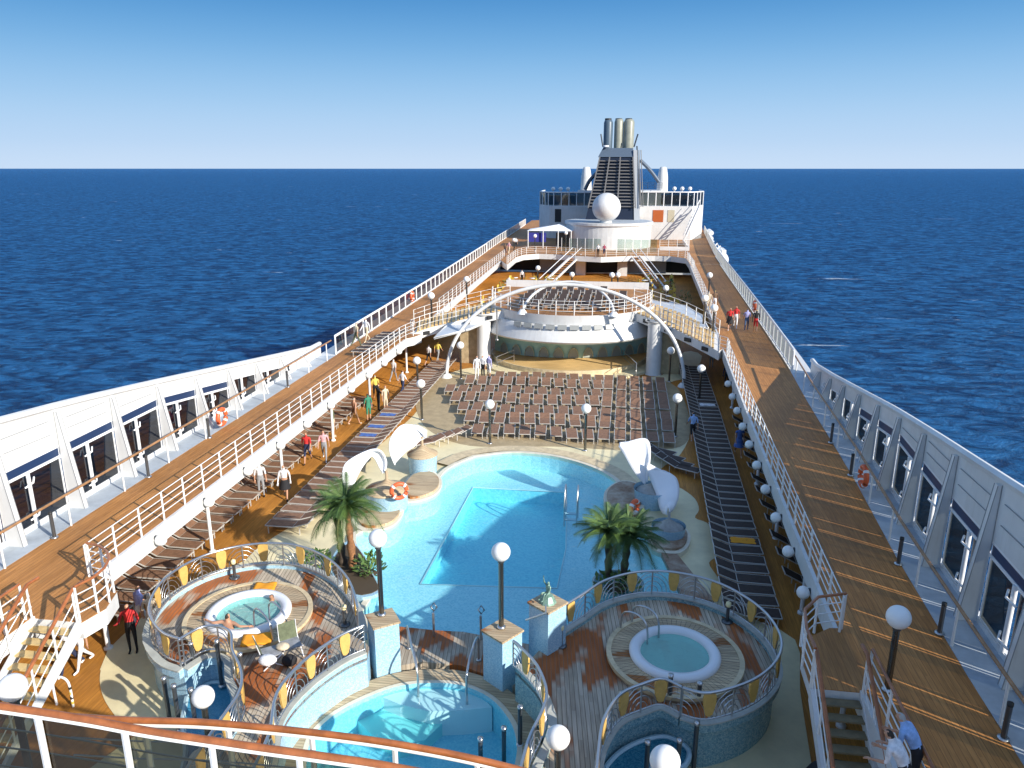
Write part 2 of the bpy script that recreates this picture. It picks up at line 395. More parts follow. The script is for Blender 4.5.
co.location = (0,0,CAMH)
M = Matrix(((RT[0],UP[0],-FW[0]),(RT[1],UP[1],-FW[1]),(RT[2],UP[2],-FW[2])))
co.rotation_euler = M.to_euler(); SC.camera = co
SC.view_settings.view_transform = 'Standard'; SC.view_settings.look = 'None'; SC.view_settings.gamma = 1; SC.view_settings.exposure = .78
try:
    SC.cycles.max_bounces = 8; SC.cycles.transparent_max_bounces = 16; SC.cycles.use_denoising = True
    SC.cycles.caustics_reflective = False; SC.cycles.caustics_refractive = False; SC.cycles.sample_clamp_indirect = 6
except Exception: pass

# ------------------------------------------------------------------ sea
def sea_mat():
    m = bpy.data.materials.new('sea_water'); m.use_nodes = True; nt = m.node_tree; b = nt.nodes['Principled BSDF']; N = nt.nodes.new; Lk = nt.links.new
    nt.nodes.remove(b); dif = N('ShaderNodeBsdfDiffuse'); glo = N('ShaderNodeBsdfGlossy'); glo.inputs['Roughness'].default_value = .16; glo.inputs[0].default_value = (.62,.80,1,1)
    fre = N('ShaderNodeFresnel'); fre.inputs['IOR'].default_value = 1.33; fm = N('ShaderNodeMath'); fm.operation = 'MULTIPLY'; fm.inputs[1].default_value = .42; fm.use_clamp = True; Lk(fre.outputs[0], fm.inputs[0])
    mxs = N('ShaderNodeMixShader'); Lk(fm.outputs[0], mxs.inputs[0]); Lk(dif.outputs[0], mxs.inputs[1]); Lk(glo.outputs[0], mxs.inputs[2]); Lk(mxs.outputs[0], nt.nodes['Material Output'].inputs[0])
    tc = N('ShaderNodeTexCoord')
    def ns(scale, rot, sx, sy, det, dist=.6):
        mp = N('ShaderNodeMapping'); mp.inputs['Rotation'].default_value = (0,0,rot); mp.inputs['Scale'].default_value = (sx,sy,1)
        n = N('ShaderNodeTexNoise'); n.inputs['Scale'].default_value = scale; n.inputs['Detail'].default_value = det; n.inputs['Roughness'].default_value = .6; n.inputs['Distortion'].default_value = dist
        Lk(tc.outputs['Object'], mp.inputs['Vector']); Lk(mp.outputs['Vector'], n.inputs['Vector']); return n
    a = ns(.26, .35, .6, 1, 10, .7); c = ns(.03, -.25, .6, 1, 5); d = ns(.6, .5, .7, 1, 7)
    a1 = N('ShaderNodeMath'); a1.operation = 'MULTIPLY_ADD'; a1.inputs[1].default_value = 1.3; Lk(c.outputs['Fac'], a1.inputs[0]); Lk(a.outputs['Fac'], a1.inputs[2])
    a2 = N('ShaderNodeMath'); a2.operation = 'MULTIPLY_ADD'; a2.inputs[1].default_value = .30; Lk(d.outputs['Fac'], a2.inputs[0]); Lk(a1.outputs[0], a2.inputs[2])
    bp = N('ShaderNodeBump'); bp.inputs['Strength'].default_value = 1; bp.inputs['Distance'].default_value = 5; Lk(a2.outputs[0], bp.inputs['Height']); [Lk(bp.outputs['Normal'], q_.inputs['Normal']) for q_ in (dif,glo,fre)]
    r = N('ShaderNodeValToRGB'); r.color_ramp.elements[0].position = .40; r.color_ramp.elements[0].color = (.003,.034,.115,1); r.color_ramp.elements[1].position = .62; r.color_ramp.elements[1].color = (.022,.145,.36,1)
    Lk(a.outputs['Fac'], r.inputs['Fac'])
    # sparse whitecaps
    fo = ns(.05, .1, .35, 1, 7, 1.5); fr = N('ShaderNodeValToRGB'); fr.color_ramp.elements[0].position = .70; fr.color_ramp.elements[1].position = .74; Lk(fo.outputs['Fac'], fr.inputs['Fac'])
    mx = N('ShaderNodeMix'); mx.data_type = 'RGBA'; mx.inputs[7].default_value = (.6,.68,.75,1); Lk(fr.outputs['Color'], mx.inputs[0]); Lk(r.outputs['Color'], mx.inputs[6]); Lk(mx.outputs[2], dif.inputs[0])
    return m
SEA_Z = -33
struct('sea', MB().box(-60000,60000,-60000,60000,SEA_Z-5,SEA_Z), sea_mat())

# ------------------------------------------------------------------ ship outline tables
RI_T = [(0,5.8),(20,6.05),(26,6.2),(38,6.5),(52,6.95),(70,7.6),(90,8.1),(109,8.6),(180,12.0)]
RO_T = [(0,8.3),(16,8.55),(23,8.85),(30,9.35),(40,9.8),(48,10.3),(60,10.75),(70,11.1),(112,12.4),(180,16.2)]
LI_T = [(0,-15.6),(52,-15.4),(70,-15.7),(108,-16.4),(180,-17)]
LO_T = [(0,-18.4),(46,-18.45),(75,-18.9),(125,-20.3),(200,-22)]
RI = lambda y: interp(RI_T, y)
RO = lambda y: interp(RO_T, y)
LI = lambda y: interp(LI_T, y)
LO = lambda y: interp(LO_T, y)
TOP = lambda y: interp([(0,6.5),(8.5,6.75),(10.3,7.05),(12,7.9),(14,7.7),(20,7.05),(23.3,6.7),(26,6.35),(29,5.95),(35,5.1),(40,4.4),(45,3.72)], y)
ys = lambda a, b, s=3: [a+(b-a)*i/max(1,round((b-a)/s)) for i in range(max(1,round((b-a)/s))+1)]

# hull
hull = thing('ship_hull', 'white ship hull below the railings, dropping to the sea', 'hull', (-4.4,60,0))
hb = MB(); Y = ys(-40,190,10)
prof = lambda y: 1.0 if y > 0 else 1-.0*y
A = [(LO(y)-1.25,y) for y in Y]; B = [(RO(y)+1.35,y) for y in Y]
poly = A + [(-10,205),(4,205)] + B[::-1] + [(4,-60),(-12,-60)]
hb.prism(poly, SEA_Z-2, -2.6)
hb.wall([(x,y) for x,y in poly], -2.61, -.05, .05, closed=True)
hb.build('hull_side', WHITE, hull, world=True)

# lower deck, one sheet, then the floors of other colour on it
Y = ys(2,112,6)
ld = MB().sheet([(LO(y)-.6,y) for y in Y]+[(RO(y)+.6,y) for y in Y][::-1], 0)
struct('lower_deck', ld, CARPET)
lw = thing('lower_deck_wall', 'white side wall with dark windows under the left walkway', 'wall', (-18.9,40,0))
MB().box(-19.2,-19.0,2,112,0,2.4).build('wall_panel', WHITE, lw, world=True)
g0 = MB()
for k in range(34): g0.box(-19.0,-18.97,4+k*3,6.5+k*3,.5,2.1)
g0.build('window_band', GDARK, lw, world=True)
lw = thing('lower_deck_wall', 'white side wall with dark windows under the right walkway', 'wall', (9.4,40,0))
a = [(RO(y)+.35,y) for y in ys(2,112,4)]
MB().wall(a[::-1], 0, 2.4, .12).build('wall_panel', WHITE, lw, world=True)
a2 = [(x-.04,y) for x,y in a]
MB().wall(a2[::-1], .5, 2.1, .02).build('window_band', GDARK, lw, world=True)

# cream floor round the main pool
cream = spline(atl([(246,560),(262,545),(300,520),(330,492),(345,478),(372,452),(400,428),(418,410),(420,398),(442,377),(470,368),(500,372),(560,380),(640,378),(668,372),(684,352),(702,356),(690,376),(668,384),(678,402),(690,430),(680,455),(660,470),(668,482),(682,489),(695,499),(699,510),(695,518),(707,523),(716,533),(720,547),(718,556),(709,563),(716,575),(727,592),(745,615),(795,640),(800,690),(812,768)], .0), 3)
cream = [(x,y) for x,y in cream] + [(3.5,11.5),(-14,11.5)] + atl([(160,718),(122,700),(100,670),(108,650),(118,640),(150,610)], 0)
struct('pool_surround', MB().prism(cream, -.05, .012, bottom=False), CREAM)
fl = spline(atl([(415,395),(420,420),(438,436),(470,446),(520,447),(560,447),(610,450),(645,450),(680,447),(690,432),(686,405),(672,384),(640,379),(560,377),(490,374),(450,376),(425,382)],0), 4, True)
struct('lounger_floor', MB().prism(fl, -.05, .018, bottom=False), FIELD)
# cream lobe by the left stairs
lob = spline(atl([(118,655),(102,668),(101,690),(112,712),(135,735),(175,745),(210,735),(190,690),(165,655),(140,640)],0),5,True)
struct('stair_foot_floor', MB().prism(lob, -.05, .017, bottom=False), CREAM)

# upper walkways: slabs with white fascia and boards on top
def walkway(name, inner, outer, y0, y1):
    Y = ys(y0,y1,3); s = MB()
    s.prism([(inner(y),y) for y in Y]+[(outer(y),y) for y in Y][::-1], 2.35, 2.99)
    return s
lwk = thing('left_walkway', 'raised walkway along the left side with deep white edge', 'walkway', (-17,30,2.35))
walkway('', lambda y: LI(y)+.12, lambda y: LO(y)-1.15, 16.0, 116).build('walkway_slab', WHITE, lwk, world=True)
rwk = thing('right_walkway', 'raised walkway along the right side with deep pale edge', 'walkway', (8,30,2.35))
walkway('', lambda y: RI(y)-.12, lambda y: RO(y)+1.25, 2, 116).build('walkway_slab', WHITE, rwk, world=True)
Y = ys(16.1,108,3)
struct('left_walkway_boards', MB().prism([(LI(y),y) for y in Y]+[(LO(y),y) for y in Y][::-1], 2.98, 3.0, bottom=False), DECKW)
Y = ys(8,108,3)
struct('right_walkway_boards', MB().prism([(RI(y),y) for y in Y]+[(RO(y),y) for y in Y][::-1], 2.98, 3.0, bottom=False), DECKW)
Y = ys(16.1,46,3)
struct('left_gutter', MB().prism([(LO(y)-.01,y) for y in Y]+[(LO(y)-1.1,y) for y in Y][::-1], 2.97, 3.004, bottom=False), GREYP)
Y = ys(2,46,3)
struct('right_gutter', MB().prism([(RO(y)+.01,y) for y in Y]+[(RO(y)+1.2,y) for y in Y][::-1], 2.97, 3.004, bottom=False), GREYP)

# ------------------------------------------------------------------ windscreen walls with fins
def windscreen(side):
    L = side < 0
    X = (lambda y: -19.45) if L else (lambda y: RO(y)+1.12)
    w_ = thing('windscreen_wall', 'high white windscreen wall with windows and fins, '+('left' if L else 'right')+' side of the ship', 'wall', (X(25),25,3))
    fins = [19.75+2.92*k for k in range(-6,9)]
    hdr = lambda y: min(5.42, TOP(y)-.62)
    t = .14*side
    pan = MB(); cap = MB()
    Yt = ys(2,46.2,1.46)
    # panel above the windows and sill below
    ins = [(X(y),y,hdr(y)) for y in Yt]; tp = [(X(y),y,TOP(y)) for y in Yt]
    o1 = [(X(y)+t,y,hdr(y)) for y in Yt]; o2 = [(X(y)+t,y,TOP(y)) for y in Yt]
    pan.band(ins, tp); pan.band(o2, o1); pan.band(o1, ins); pan.band(tp, o2)
    pan.add([ins[-1],tp[-1],o2[-1],o1[-1]],[(0,1,2,3)])
    # blank end panel past the last window
    Ye = ys(41.6,46.2,1.5)
    a_ = [(X(y),y,3.0) for y in Ye]; b_ = [(X(y),y,hdr(y)) for y in Ye]; c_ = [(X(y)+t,y,3.0) for y in Ye]; d_ = [(X(y)+t,y,hdr(y)) for y in Ye]
    pan.band(a_, b_); pan.band(d_, c_); pan.add([a_[-1],b_[-1],d_[-1],c_[-1]],[(0,1,2,3)])
    # sill
    Ys = ys(2,41.6,1.5)
    a_ = [(X(y)-.02*side,y,3.0) for y in Ys]; b_ = [(X(y)-.02*side,y,3.16) for y in Ys]; c_ = [(X(y)+t,y,3.16) for y in Ys]
    pan.band(a_, b_); pan.band(b_, c_)
    d_ = [(X(y)+t,y,2.2) for y in Ys]; pan.band(c_, d_)
    pan.build('wall_panel', WHITE, w_, world=True)
    # coping along the top
    cp = [(X(y)+t/2-.03*side,y,TOP(y)+.04) for y in Yt]
    MB().tube(cp, .13, 6, smooth=False).build('coping', WHITE, w_, world=True)
    # horizontal stiffening grooves on the near panels, grey strips imitating their shadow
    for i, y in enumerate(fins):
        fb = MB(); D = .6 if L else .52
        h = TOP(y)-.12
        xi = X(y)-.002*side
        # triangular plate standing across the wall with a flange
        def plate(y0, y1, g0, g1):
            vs = []
            for yy in (y0,y1):
                vs += [(xi,yy,3.004),(xi-D*side,yy,3.004),(xi-(.11+(D-.11)*.36)*side,yy,3+(h-3)*.64),(xi-.11*side,yy,h),(xi,yy,h)]
            fb.add(vs, [(0,1,2,3,4),(9,8,7,6,5),(0,5,6,1),(1,6,7,2),(2,7,8,3),(3,8,9,4),(4,9,5,0)])
        plate(y-.09, y+.09, .02, .02)
        fo_ = fb.build('fin', WHITE, w_, world=True)
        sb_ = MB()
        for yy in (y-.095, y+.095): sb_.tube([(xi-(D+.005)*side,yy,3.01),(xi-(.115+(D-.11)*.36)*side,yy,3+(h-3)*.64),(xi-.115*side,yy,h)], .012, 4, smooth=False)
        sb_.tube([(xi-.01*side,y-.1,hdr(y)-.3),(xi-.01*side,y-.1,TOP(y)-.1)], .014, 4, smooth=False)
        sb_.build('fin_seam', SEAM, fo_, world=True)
        if i < len(fins)-1 and y < 41:
            ya, yb = y+.09, y+2.92-.09
            H0, H1 = hdr(ya), hdr(yb)
            xw = lambda q: X(q)+.05*side
            fr = MB()
            th = .09; xa, xb = xw(ya), xw(yb)
            def bar(p0, p1, wdt):
                fr.tube([p0,p1], wdt, 4, smooth=False)
            bar((xa,ya+.05,3.16),(xa,ya+.04,H0),.038); bar((xb,yb-.04,3.16),(xb,yb-.04,H1),.038)
            bar((xa,ya,H0-.42),(xb,yb,H1-.42),.07) if H0 > 4.9 else None
            bar((xa,ya,H0-.04),(xb,yb,H1-.04),.06)
            bar((xa,ya,3.15),(xb,yb,3.15),.035)
            ym = ya+(yb-ya)*.42; xm = xw(ym)-.06*side
            fr.tube([(xm,ym,3.16),(xm,ym,hdr(ym)-(.4 if H0>4.9 else .04))]  , .07, 8)
            # small brackets top and bottom of the round mullion
            for zz in (3.5, hdr(ym)-.75):
                if zz > 3.4:
                    fr.tube([(xm-.02*side,ym-.22,zz-.12),(xm-.16*side,ym,zz),(xm-.02*side,ym+.22,zz+.1)], .035, 5)
            wn_ = fr.build('window', WHITE2, w_, world=True)
            gl = MB()
            za = (H0-.42) if H0 > 4.9 else H0; zb = (H1-.42) if H0 > 4.9 else H1
            g_ = .06 if L else .15; q1 = ym-(.02 if L else .16); q2 = ym+(.02 if L else .05); zf = lambda q: za+(zb-za)*(q-ya)/(yb-ya)
            gl.add([(xa,ya+g_,3.17),(xw(q1),q1,3.17),(xw(q1),q1,zf(q1)),(xa,ya+g_,za)],[(0,1,2,3)])
            gl.add([(xw(q2),q2,3.17),(xb,yb-.06,3.17),(xb,yb-.06,zb),(xw(q2),q2,zf(q2))],[(0,1,2,3)])
            p = gl.build('pane', GDARK if L else GLIGHT, wn_, world=True)
            if H0 > 4.9:
                tr = MB().add([(xa-.03*side,ya+.05,H0-.38),(xb-.03*side,yb-.05,H1-.38),(xb-.03*side,yb-.05,H1-.02),(xa-.03*side,ya+.05,H0-.02)],[(0,1,2,3)])
                tr.build('transom_panel', NAVY, wn_, world=True)
        if i < len(fins)-1 and 12 < y < 27:
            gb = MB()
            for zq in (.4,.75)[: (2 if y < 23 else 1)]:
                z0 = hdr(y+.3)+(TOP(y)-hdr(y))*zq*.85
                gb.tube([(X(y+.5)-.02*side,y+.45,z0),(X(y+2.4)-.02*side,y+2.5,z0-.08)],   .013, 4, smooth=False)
            gb.build('shaded_groove', SEAM, w_, world=True)  # grey colour stands in for shadow inside the grooves
    # handrail in front of the windows
    hr = [(LO(y)+.02 if L else RO(y)+.05, y, 4.15) for y in ys(9 if not L else 16.5,45.5,2)]
    hrail = thing('wall_handrail', ('brown wooden handrail on thin white posts before the left windscreen' if L else 'brown wooden handrail on thin white posts before the right windscreen'), 'handrail', (hr[0][0],hr[0][1],3))
    MB().tube(hr, .045, 8).build('handrail', HANDB, hrail, world=True)
    for k in range(-2,9):
        y = 21.3+2.92*k
        if y < hr[0][1]: continue
        x = LO(y)+.02 if L else RO(y)+.05
        MB().tube([(x,y,3),(x,y,4.12)], .035, 6).build('post', RAILW, hrail, world=True)
windscreen(-1); windscreen(1)

# ------------------------------------------------------------------ straight railings
def railing(name, label, pts, h=1.05, step=1.3, bars=(.3,.55,.8,1.05), post_r=.035, bar_r=.018, pm=RAILW, bm=RAILW, top=None, top_r=.04, group=None, panel=None, lean=0, cat='railing', post_mat=None, zoff=0):
    """pts: 3D foot line"""
    base = pts[0]; t = thing(name, label, cat, base, group=group)
    loc = [(p[0]-base[0],p[1]-base[1],p[2]-base[2]) for p in pts]
    st = resample(loc, step)
    pmesh = MB().tube([(0,0,zoff),(0,0,h)], post_r, 6)
    first = None
    for p in st:
        if first is None: o = first = pmesh.build('post', pm, t)
        else: o = first.copy(); COL.objects.link(o); o.parent = t
        o.location = p
    fine = resample(loc, min(step, .8))
    for b_ in bars:
        MB().tube([(p[0],p[1],p[2]+b_) for p in fine], bar_r, 5, caps=False).build('bar', bm, t)
    if top: MB().tube([(p[0],p[1],p[2]+h+top_r*.5) for p in fine], top_r, 8).build('handrail', top, t)
    if panel:
        pf = None
        for a_, b_ in zip(st, st[1:]):
            d = Vector(b_)-Vector(a_); g = Vector(a_)+d*.04; e = Vector(a_)+d*.96
            MB().add([(g.x,g.y,g.z+.14),(e.x,e.y,e.z+.14),(e.x,e.y,e.z+h-.1),(g.x,g.y,g.z+h-.1)],[(0,1,2,3)]).build('panel', panel, t)
    return t
# left walkway, pool side
foot = [(LI(y)+.02,y,3) for y in ys(18.3,50.5,2)]
railing('railing', 'white bar railing on the pool side of the left walkway', foot, step=1.31)
c1 = spline([(-15.4,50.5),(-15.2,52.0),(-14.9,53.2),tuple(at(411,334,3)[:2])],5)
railing('railing', 'white railing curving from the left walkway to the bridge', [(x,y,3) for x,y in c1], step=1.0)
foot = [(RI(y)-.02,y,3) for y in ys(18.6,49.5,2)]
railing('railing', 'white bar railing on the pool side of the right walkway', foot, step=1.31)
c2 = spline([(6.93,49.5),(6.9,51),tuple(at(719,351,3)[:2])],5)
railing('railing', 'white railing curving from the right walkway to the bridge', [(x,y,3) for x,y in c2], step=.9)
# outer railings with glass
railing('glazed_railing', 'long white railing with dark glass panels along the left edge', [(LO(y)-.05,y,3) for y in ys(46.4,110,3)], h=1.25, step=1.9, bars=(.08,1.2), post_r=.06, bar_r=.05, panel=GPANEL, top=RAILW, top_r=.05)
railing('glazed_railing', 'long white railing with glass panels along the right edge, sea beyond', [(RO(y)+.1,y,3) for y in ys(46.4,108,3)], h=1.25, step=1.7, bars=(.08,1.2), post_r=.06, bar_r=.05, panel=GPANEL, top=RAILW, top_r=.05)
# inner railings aft of the first bridge
railing('railing', 'white railing beside the far left walkway, behind the bridge', [(LI(y)+.02,y,3) for y in ys(63,104,3)], step=1.9)
railing('railing', 'white railing beside the far right walkway, behind the bridge', [(RI(y)-.02,y,3) for y in ys(60,104,3)], step=1.9)

# stanchions under the walkways
st0 = None
for i, y in enumerate((19.0,25.4,32,38.5,45,53.5)):
    x = -15.85
    nm = 'white steel pillar under the left walkway, %s from the near end' % nth(i)
    if st0 is None:
        st0 = thing('deck_pillar', nm, 'pillar', (x,y,0), group='pillars under the walkways')
        MB().tube([(0,0,.05),(0,0,2.36)], .075, 10).build('shaft', WHITE2, st0); MB().lathe([(.14,0),(.14,.06),(.08,.1)],10).build('foot', WHITE2, st0)
    else: dup(st0, (x,y,0), 0, nm)
for i, y in enumerate((18.7,24.3,29.9,35.6,41.8,48)):
    dup(st0, (RI(y)+.38,y,0), 0, 'white steel pillar under the right walkway, %s from the near end' % nth(i))

# globe lights on the walkway edges
gl0 = None
def bracket_globe(loc, s, label, group):
    global gl0
    if gl0 is None:
        gl0 = thing('globe_light', label, 'lamp', loc, group=group)
        MB().sphere((.2,0,-.08), .2, 18, 12).build('globe', GLOBE, gl0)
        MB().tube([(-.02,0,0),(.1,0,-.03)], .09, 8).build('bracket', DGREY, gl0)
        gl0.rotation_euler = (0,0,0 if s > 0 else pi)
    else: dup(gl0, loc, 0 if s > 0 else pi, label, group)
for i, y in enumerate((21.4,24.5,27.6,30.7,33.7,36.8,39.9,43.0,46,49.3)):
    bracket_globe((LI(y)+.12,y,2.72), 1, 'white globe light on the left walkway edge, %s from the near end' % nth(i), 'globe lights along the left walkway edge')
for i, y in enumerate((18.9,21.5,24.1,26.7,29.3,31.9,34.5,37.1,39.7,42.3,45)):
    bracket_globe((RI(y)-.12,y,2.5), -1, 'white globe light below the right walkway edge, %s from the near end' % nth(i), 'globe lights along the right walkway edge')

# pole lamps
pl0 = None
def pole_lamp(loc, h, label, group='globe lamps on poles', mat_=None):
    global pl0
    if pl0 is None:
        pl0 = thing('globe_lamp', label, 'lamp', loc, group=group)
        MB().tube([(0,0,.02),(0,0,1.72)], .075, 10).build('pole', POLE, pl0)
        MB().lathe([(.001,0),(.13,0),(.13,.04),(.06,.07)],14).build('base_plate', STEEL, pl0)
        MB().lathe([(.055,1.7),(.10,1.74),(.10,1.8),(.06,1.84)],12).build('collar', DSTEEL, pl0)
        MB().sphere((0,0,2.05), .27, 24, 16).build('globe', GLOBE, pl0)
        o = pl0
    else: o = dup(pl0, loc, 0, label, group)
    if abs(h-2.05) > .04:
        for c in o.children:
            if c.name.startswith('pole'): c.scale = (1,1,(h-.33)/1.72)
            elif not c.name.startswith('base'): c.location = (0,0,h-2.05)
    return o
pole_lamp((*at(422,420)[:2],.02), 2.28, 'globe lamp at the left front corner of the lounger field')
pole_lamp((*at(418,392)[:2],.02), 2.2, 'globe lamp among the loungers behind the left corner lamp')
pole_lamp((*at(490,444)[:2],.02), 2.3, 'globe lamp in front of the lounger rows, left of the middle')
pole_lamp((*at(585,451)[:2],.02), 2.4, 'globe lamp in front of the lounger rows, right of the middle')
pole_lamp((*at(675,437)[:2],.02), 2.3, 'globe lamp at the right front corner of the lounger field')
pole_lamp((*at(699,403)[:2],.02), 2.3, 'globe lamp among the dark loungers of the right row')
pole_lamp((*at(669,382)[:2],.02), 2.3, 'globe lamp by the right stage pillar')
pole_lamp((*at(461,379)[:2],.02), 2.5, 'globe lamp beside the left foot of the white arch')
pole_lamp((-6.72,19.1,2.02), 2.5, 'globe lamp on the left blue mosaic pillar', 'globe lamps on the mosaic pillars')
pole_lamp((-3.1,18.97,2.02), 2.42, 'globe lamp on the middle blue mosaic pillar', 'globe lamps on the mosaic pillars')
pole_lamp((6.51,16.33,3), 1.95, 'globe lamp standing on the right walkway near the stairs')
pole_lamp((-11.54,11.15,0), 5.0, 'big globe lamp at the bottom left corner, before the left stairs')
pole_lamp((-9.62,14.3,0), 2.55, 'globe lamp in the niche between the left hot tub and its stairs')
pole_lamp((-9.79,14.1,0), .85, 'low globe lamp seen through the smoked glass')
pole_lamp((-1.03,14.01,1.3), 1.4, 'globe lamp on the grey teak at the bottom middle')
pole_lamp((1.06,11.34,0), 4.75, 'globe lamp cut by the bottom edge, right of the middle')
for i, (x, y) in enumerate(((432,325),(467,305),(703,328),(712,340),(708,300),)):
    pole_lamp(at(x,y,3), 2.3, ('globe lamp on the far left walkway, nearer one','globe lamp on the far left walkway, farther one','globe lamp beside the right walkway, before the strolling pair','globe lamp beside the right walkway, just behind the red-shirted people','globe lamp beside the right walkway, farthest one')[i])
def onY(px, py, Y):
    d = ray(px, py); t = Y/d[1]
    return (d[0]*t, Y, CAMH+d[2]*t)
from mathutils.geometry import tessellate_polygon
def holed(mb, outer, holes, z, mi=0):
    loops = [[Vector((x,y,0)) for x,y in q] for q in [outer]+holes]
    pts = [p for q in [outer]+holes for p in q]
    tr = tessellate_polygon(loops)
    fs = []
    for a,b,c in tr:
        A,B,C = pts[a],pts[b],pts[c]
        if (B[0]-A[0])*(C[1]-A[1])-(B[1]-A[1])*(C[0]-A[0]) < 0: a,c = c,a
        fs.append((a,b,c))
    return mb.add([(x,y,z) for x,y in pts], fs, mi)

# ------------------------------------------------------------------ main pool
WL = .16
pool_px = [(475,457),(512,453),(550,456),(585,465),(607,475),(617,484),(611,491),(604,500),(606,511),(618,519),(636,524),(650,535),(660,550),(683,592)]
pool_o = spline(atl(pool_px, WL), 4)
pool_o += [(2.3,23.2),(-.2,22.9),(-2.0,21.3),(-2.63,20.76)]
pool_o += atl([(464,638),(435,635),(400,631)], WL) + [(-7.6,21.0),(-8.4,21.9)]
pool_o += spline(atl([(378,588),(371,572),(362,558),(356,538),(363,532),(387,528),(399,521),(404,512),(405,504),(419,502),(434,496),(441,486),(440,478),(452,467),(475,457)], WL), 4)[:-1]
def clean(p):
    o = []
    for q in p:
        if not o or math.dist(o[-1], q) > .03: o.append(q)
    if math.dist(o[0], o[-1]) < .03: o.pop()
    return o
pool_o = clean(pool_o)
def area(p): return sum(p[i][0]*p[(i+1)%len(p)][1]-p[(i+1)%len(p)][0]*p[i][1] for i in range(len(p)))/2
if area(pool_o) < 0: pool_o = pool_o[::-1]
small_o = spline(atl([(306,768),(308,750),(314,734),(330,718),(349,706),(375,694),(400,686),(427,683),(460,685),(490,698),(510,721),(517,745),(514,768)], .33), 4)
small_o = small_o + [(-2.9,12.9),(-4,12.3),(-5.6,12.3),(-6.8,13)]
small_o = clean(small_o)
if area(small_o) < 0: small_o = small_o[::-1]
# floors re-laid with the openings cut out
for nm, z, m_ in (('lower_deck', 0, CARPET),):
    o = bpy.data.objects[nm]; Y = ys(2,112,6)
    outer = [(LO(y)-.6,y) for y in Y]+[(RO(y)+.6,y) for y in Y][::-1]
    bpy.data.objects.remove(o); s = MB(); holed(s, outer, [pool_o, small_o], z); struct(nm, s, m_)
bpy.data.objects.remove(bpy.data.objects['pool_surround'])
s = MB(); holed(s, cream, [pool_o, small_o], .012); struct('pool_surround', s, CREAM)

pool = thing('swimming_pool', 'large blue swimming pool with a rounded far end and a deeper blue middle', 'pool', (-4,29,0))
s = MB(); n = len(pool_o)
s.band([(x,y,-.75) for x,y in pool_o], [(x,y,.02) for x,y in pool_o], closed=True)
deep = atl([(473,484),(567,489),(566,545),(557,584),(420,580)], -.55)
holed(s, pool_o, [deep[::-1]], -.75)
s.build('pool_wall', POOLT, pool, world=True)
s = MB(); s.band([(x,y,-1.45) for x,y in deep], [(x,y,-.745) for x,y in deep], closed=True); s.sheet(deep, -1.45)
s.build('deep_basin', POOLD, pool, world=True)
MB().tube([(x,y,-.74) for x,y in deep], .035, 4, closed=True).build('step_line', WHITE2, pool, world=True)
MB().sheet(pool_o, WL).build('water', pool_water('pool_water', (.70,.93,.98), 1.9, .6), pool, world=True)
# coping: an inner pale lip, then a teak strip
ring0 = pool_o; ring1 = offset(pool_o, -.22, True); ring2 = offset(pool_o, -.75, True)
s = MB()
s.band([(x,y,.02) for x,y in ring0],[(x,y,.2) for x,y in ring0], closed=True)
s.band([(x,y,.2) for x,y in ring0],[(x,y,.2) for x,y in ring1], closed=True)
s.band([(x,y,.2) for x,y in ring1],[(x,y,.0) for x,y in ring1], closed=True)
s.build('pool_rim', mat('pool_rim_stone', (.72,.66,.52), .5, noise=.08), pool, world=True)
farc = spline(atl([(452,466),(475,456),(512,452),(550,455),(585,464),(607,474),(618,484)], .16), 4)
o1 = offset(farc, -.24) if offset(farc,-.24)[len(farc)//2][1] > farc[len(farc)//2][1] else offset(farc, .24)
o2 = offset(farc, -1.0) if o1 == offset(farc,-.24) else offset(farc, 1.0)
s = MB(); s.band([(x,y,.15) for x,y in o1],[(x,y,.15) for x,y in o2]); s.band([(x,y,.15) for x,y in o2],[(x,y,0) for x,y in o2])
s.build('coping_strip', COPING, pool, world=True)

# left and right rounded steps beside the pool
def island(px, z, label):
    p = clean(spline(atl(px, z), 4, True)); c = (sum(q[0] for q in p)/len(p), sum(q[1] for q in p)/len(p))
    if area(p) < 0: p = p[::-1]
    t = thing('pool_step', label, 'step', (c[0],c[1],0))
    MB().prism(p, 0, z-.02).build('step_rim', mat('pool_rim_stone', (.72,.66,.52)), t, world=True)
    q = [(c[0]+(x-c[0])*.84, c[1]+(y-c[1])*.84) for x,y in p]
    MB().prism(q, z-.08, z+.08).build('step_top', COPW if at(px[0][0],px[0][1],z)[0] < -4 else RINGW, t, world=True)
island([(405,500),(402,486),(412,474),(430,470),(441,477),(441,487),(433,495),(418,500)], .25, 'rounded teak step at the pool beside the upper left pedestal')
island([(362,530),(352,515),(372,500),(395,498),(403,508),(400,518),(388,527)], .25, 'rounded teak step at the pool behind the left palm')
island([(604,500),(607,488),(622,480),(640,484),(648,498),(636,513),(616,516)], .25, 'rounded teak step at the pool beside the right sail pedestal')
island([(652,548),(648,530),(660,520),(678,522),(690,533),(688,546),(676,553)], .25, 'grey rounded step behind the right palm')
# teak path on the right of the pool
pp = atl([(660,550),(672,548),(714,600),(684,600)], .2)
s = MB().prism(pp, 0, .22); t = thing('boardwalk', 'narrow grey teak path leading from the rounded step to the right hot tub', 'path', (pp[0][0],pp[0][1],0)); s.build('boards', RINGW, t, world=True)

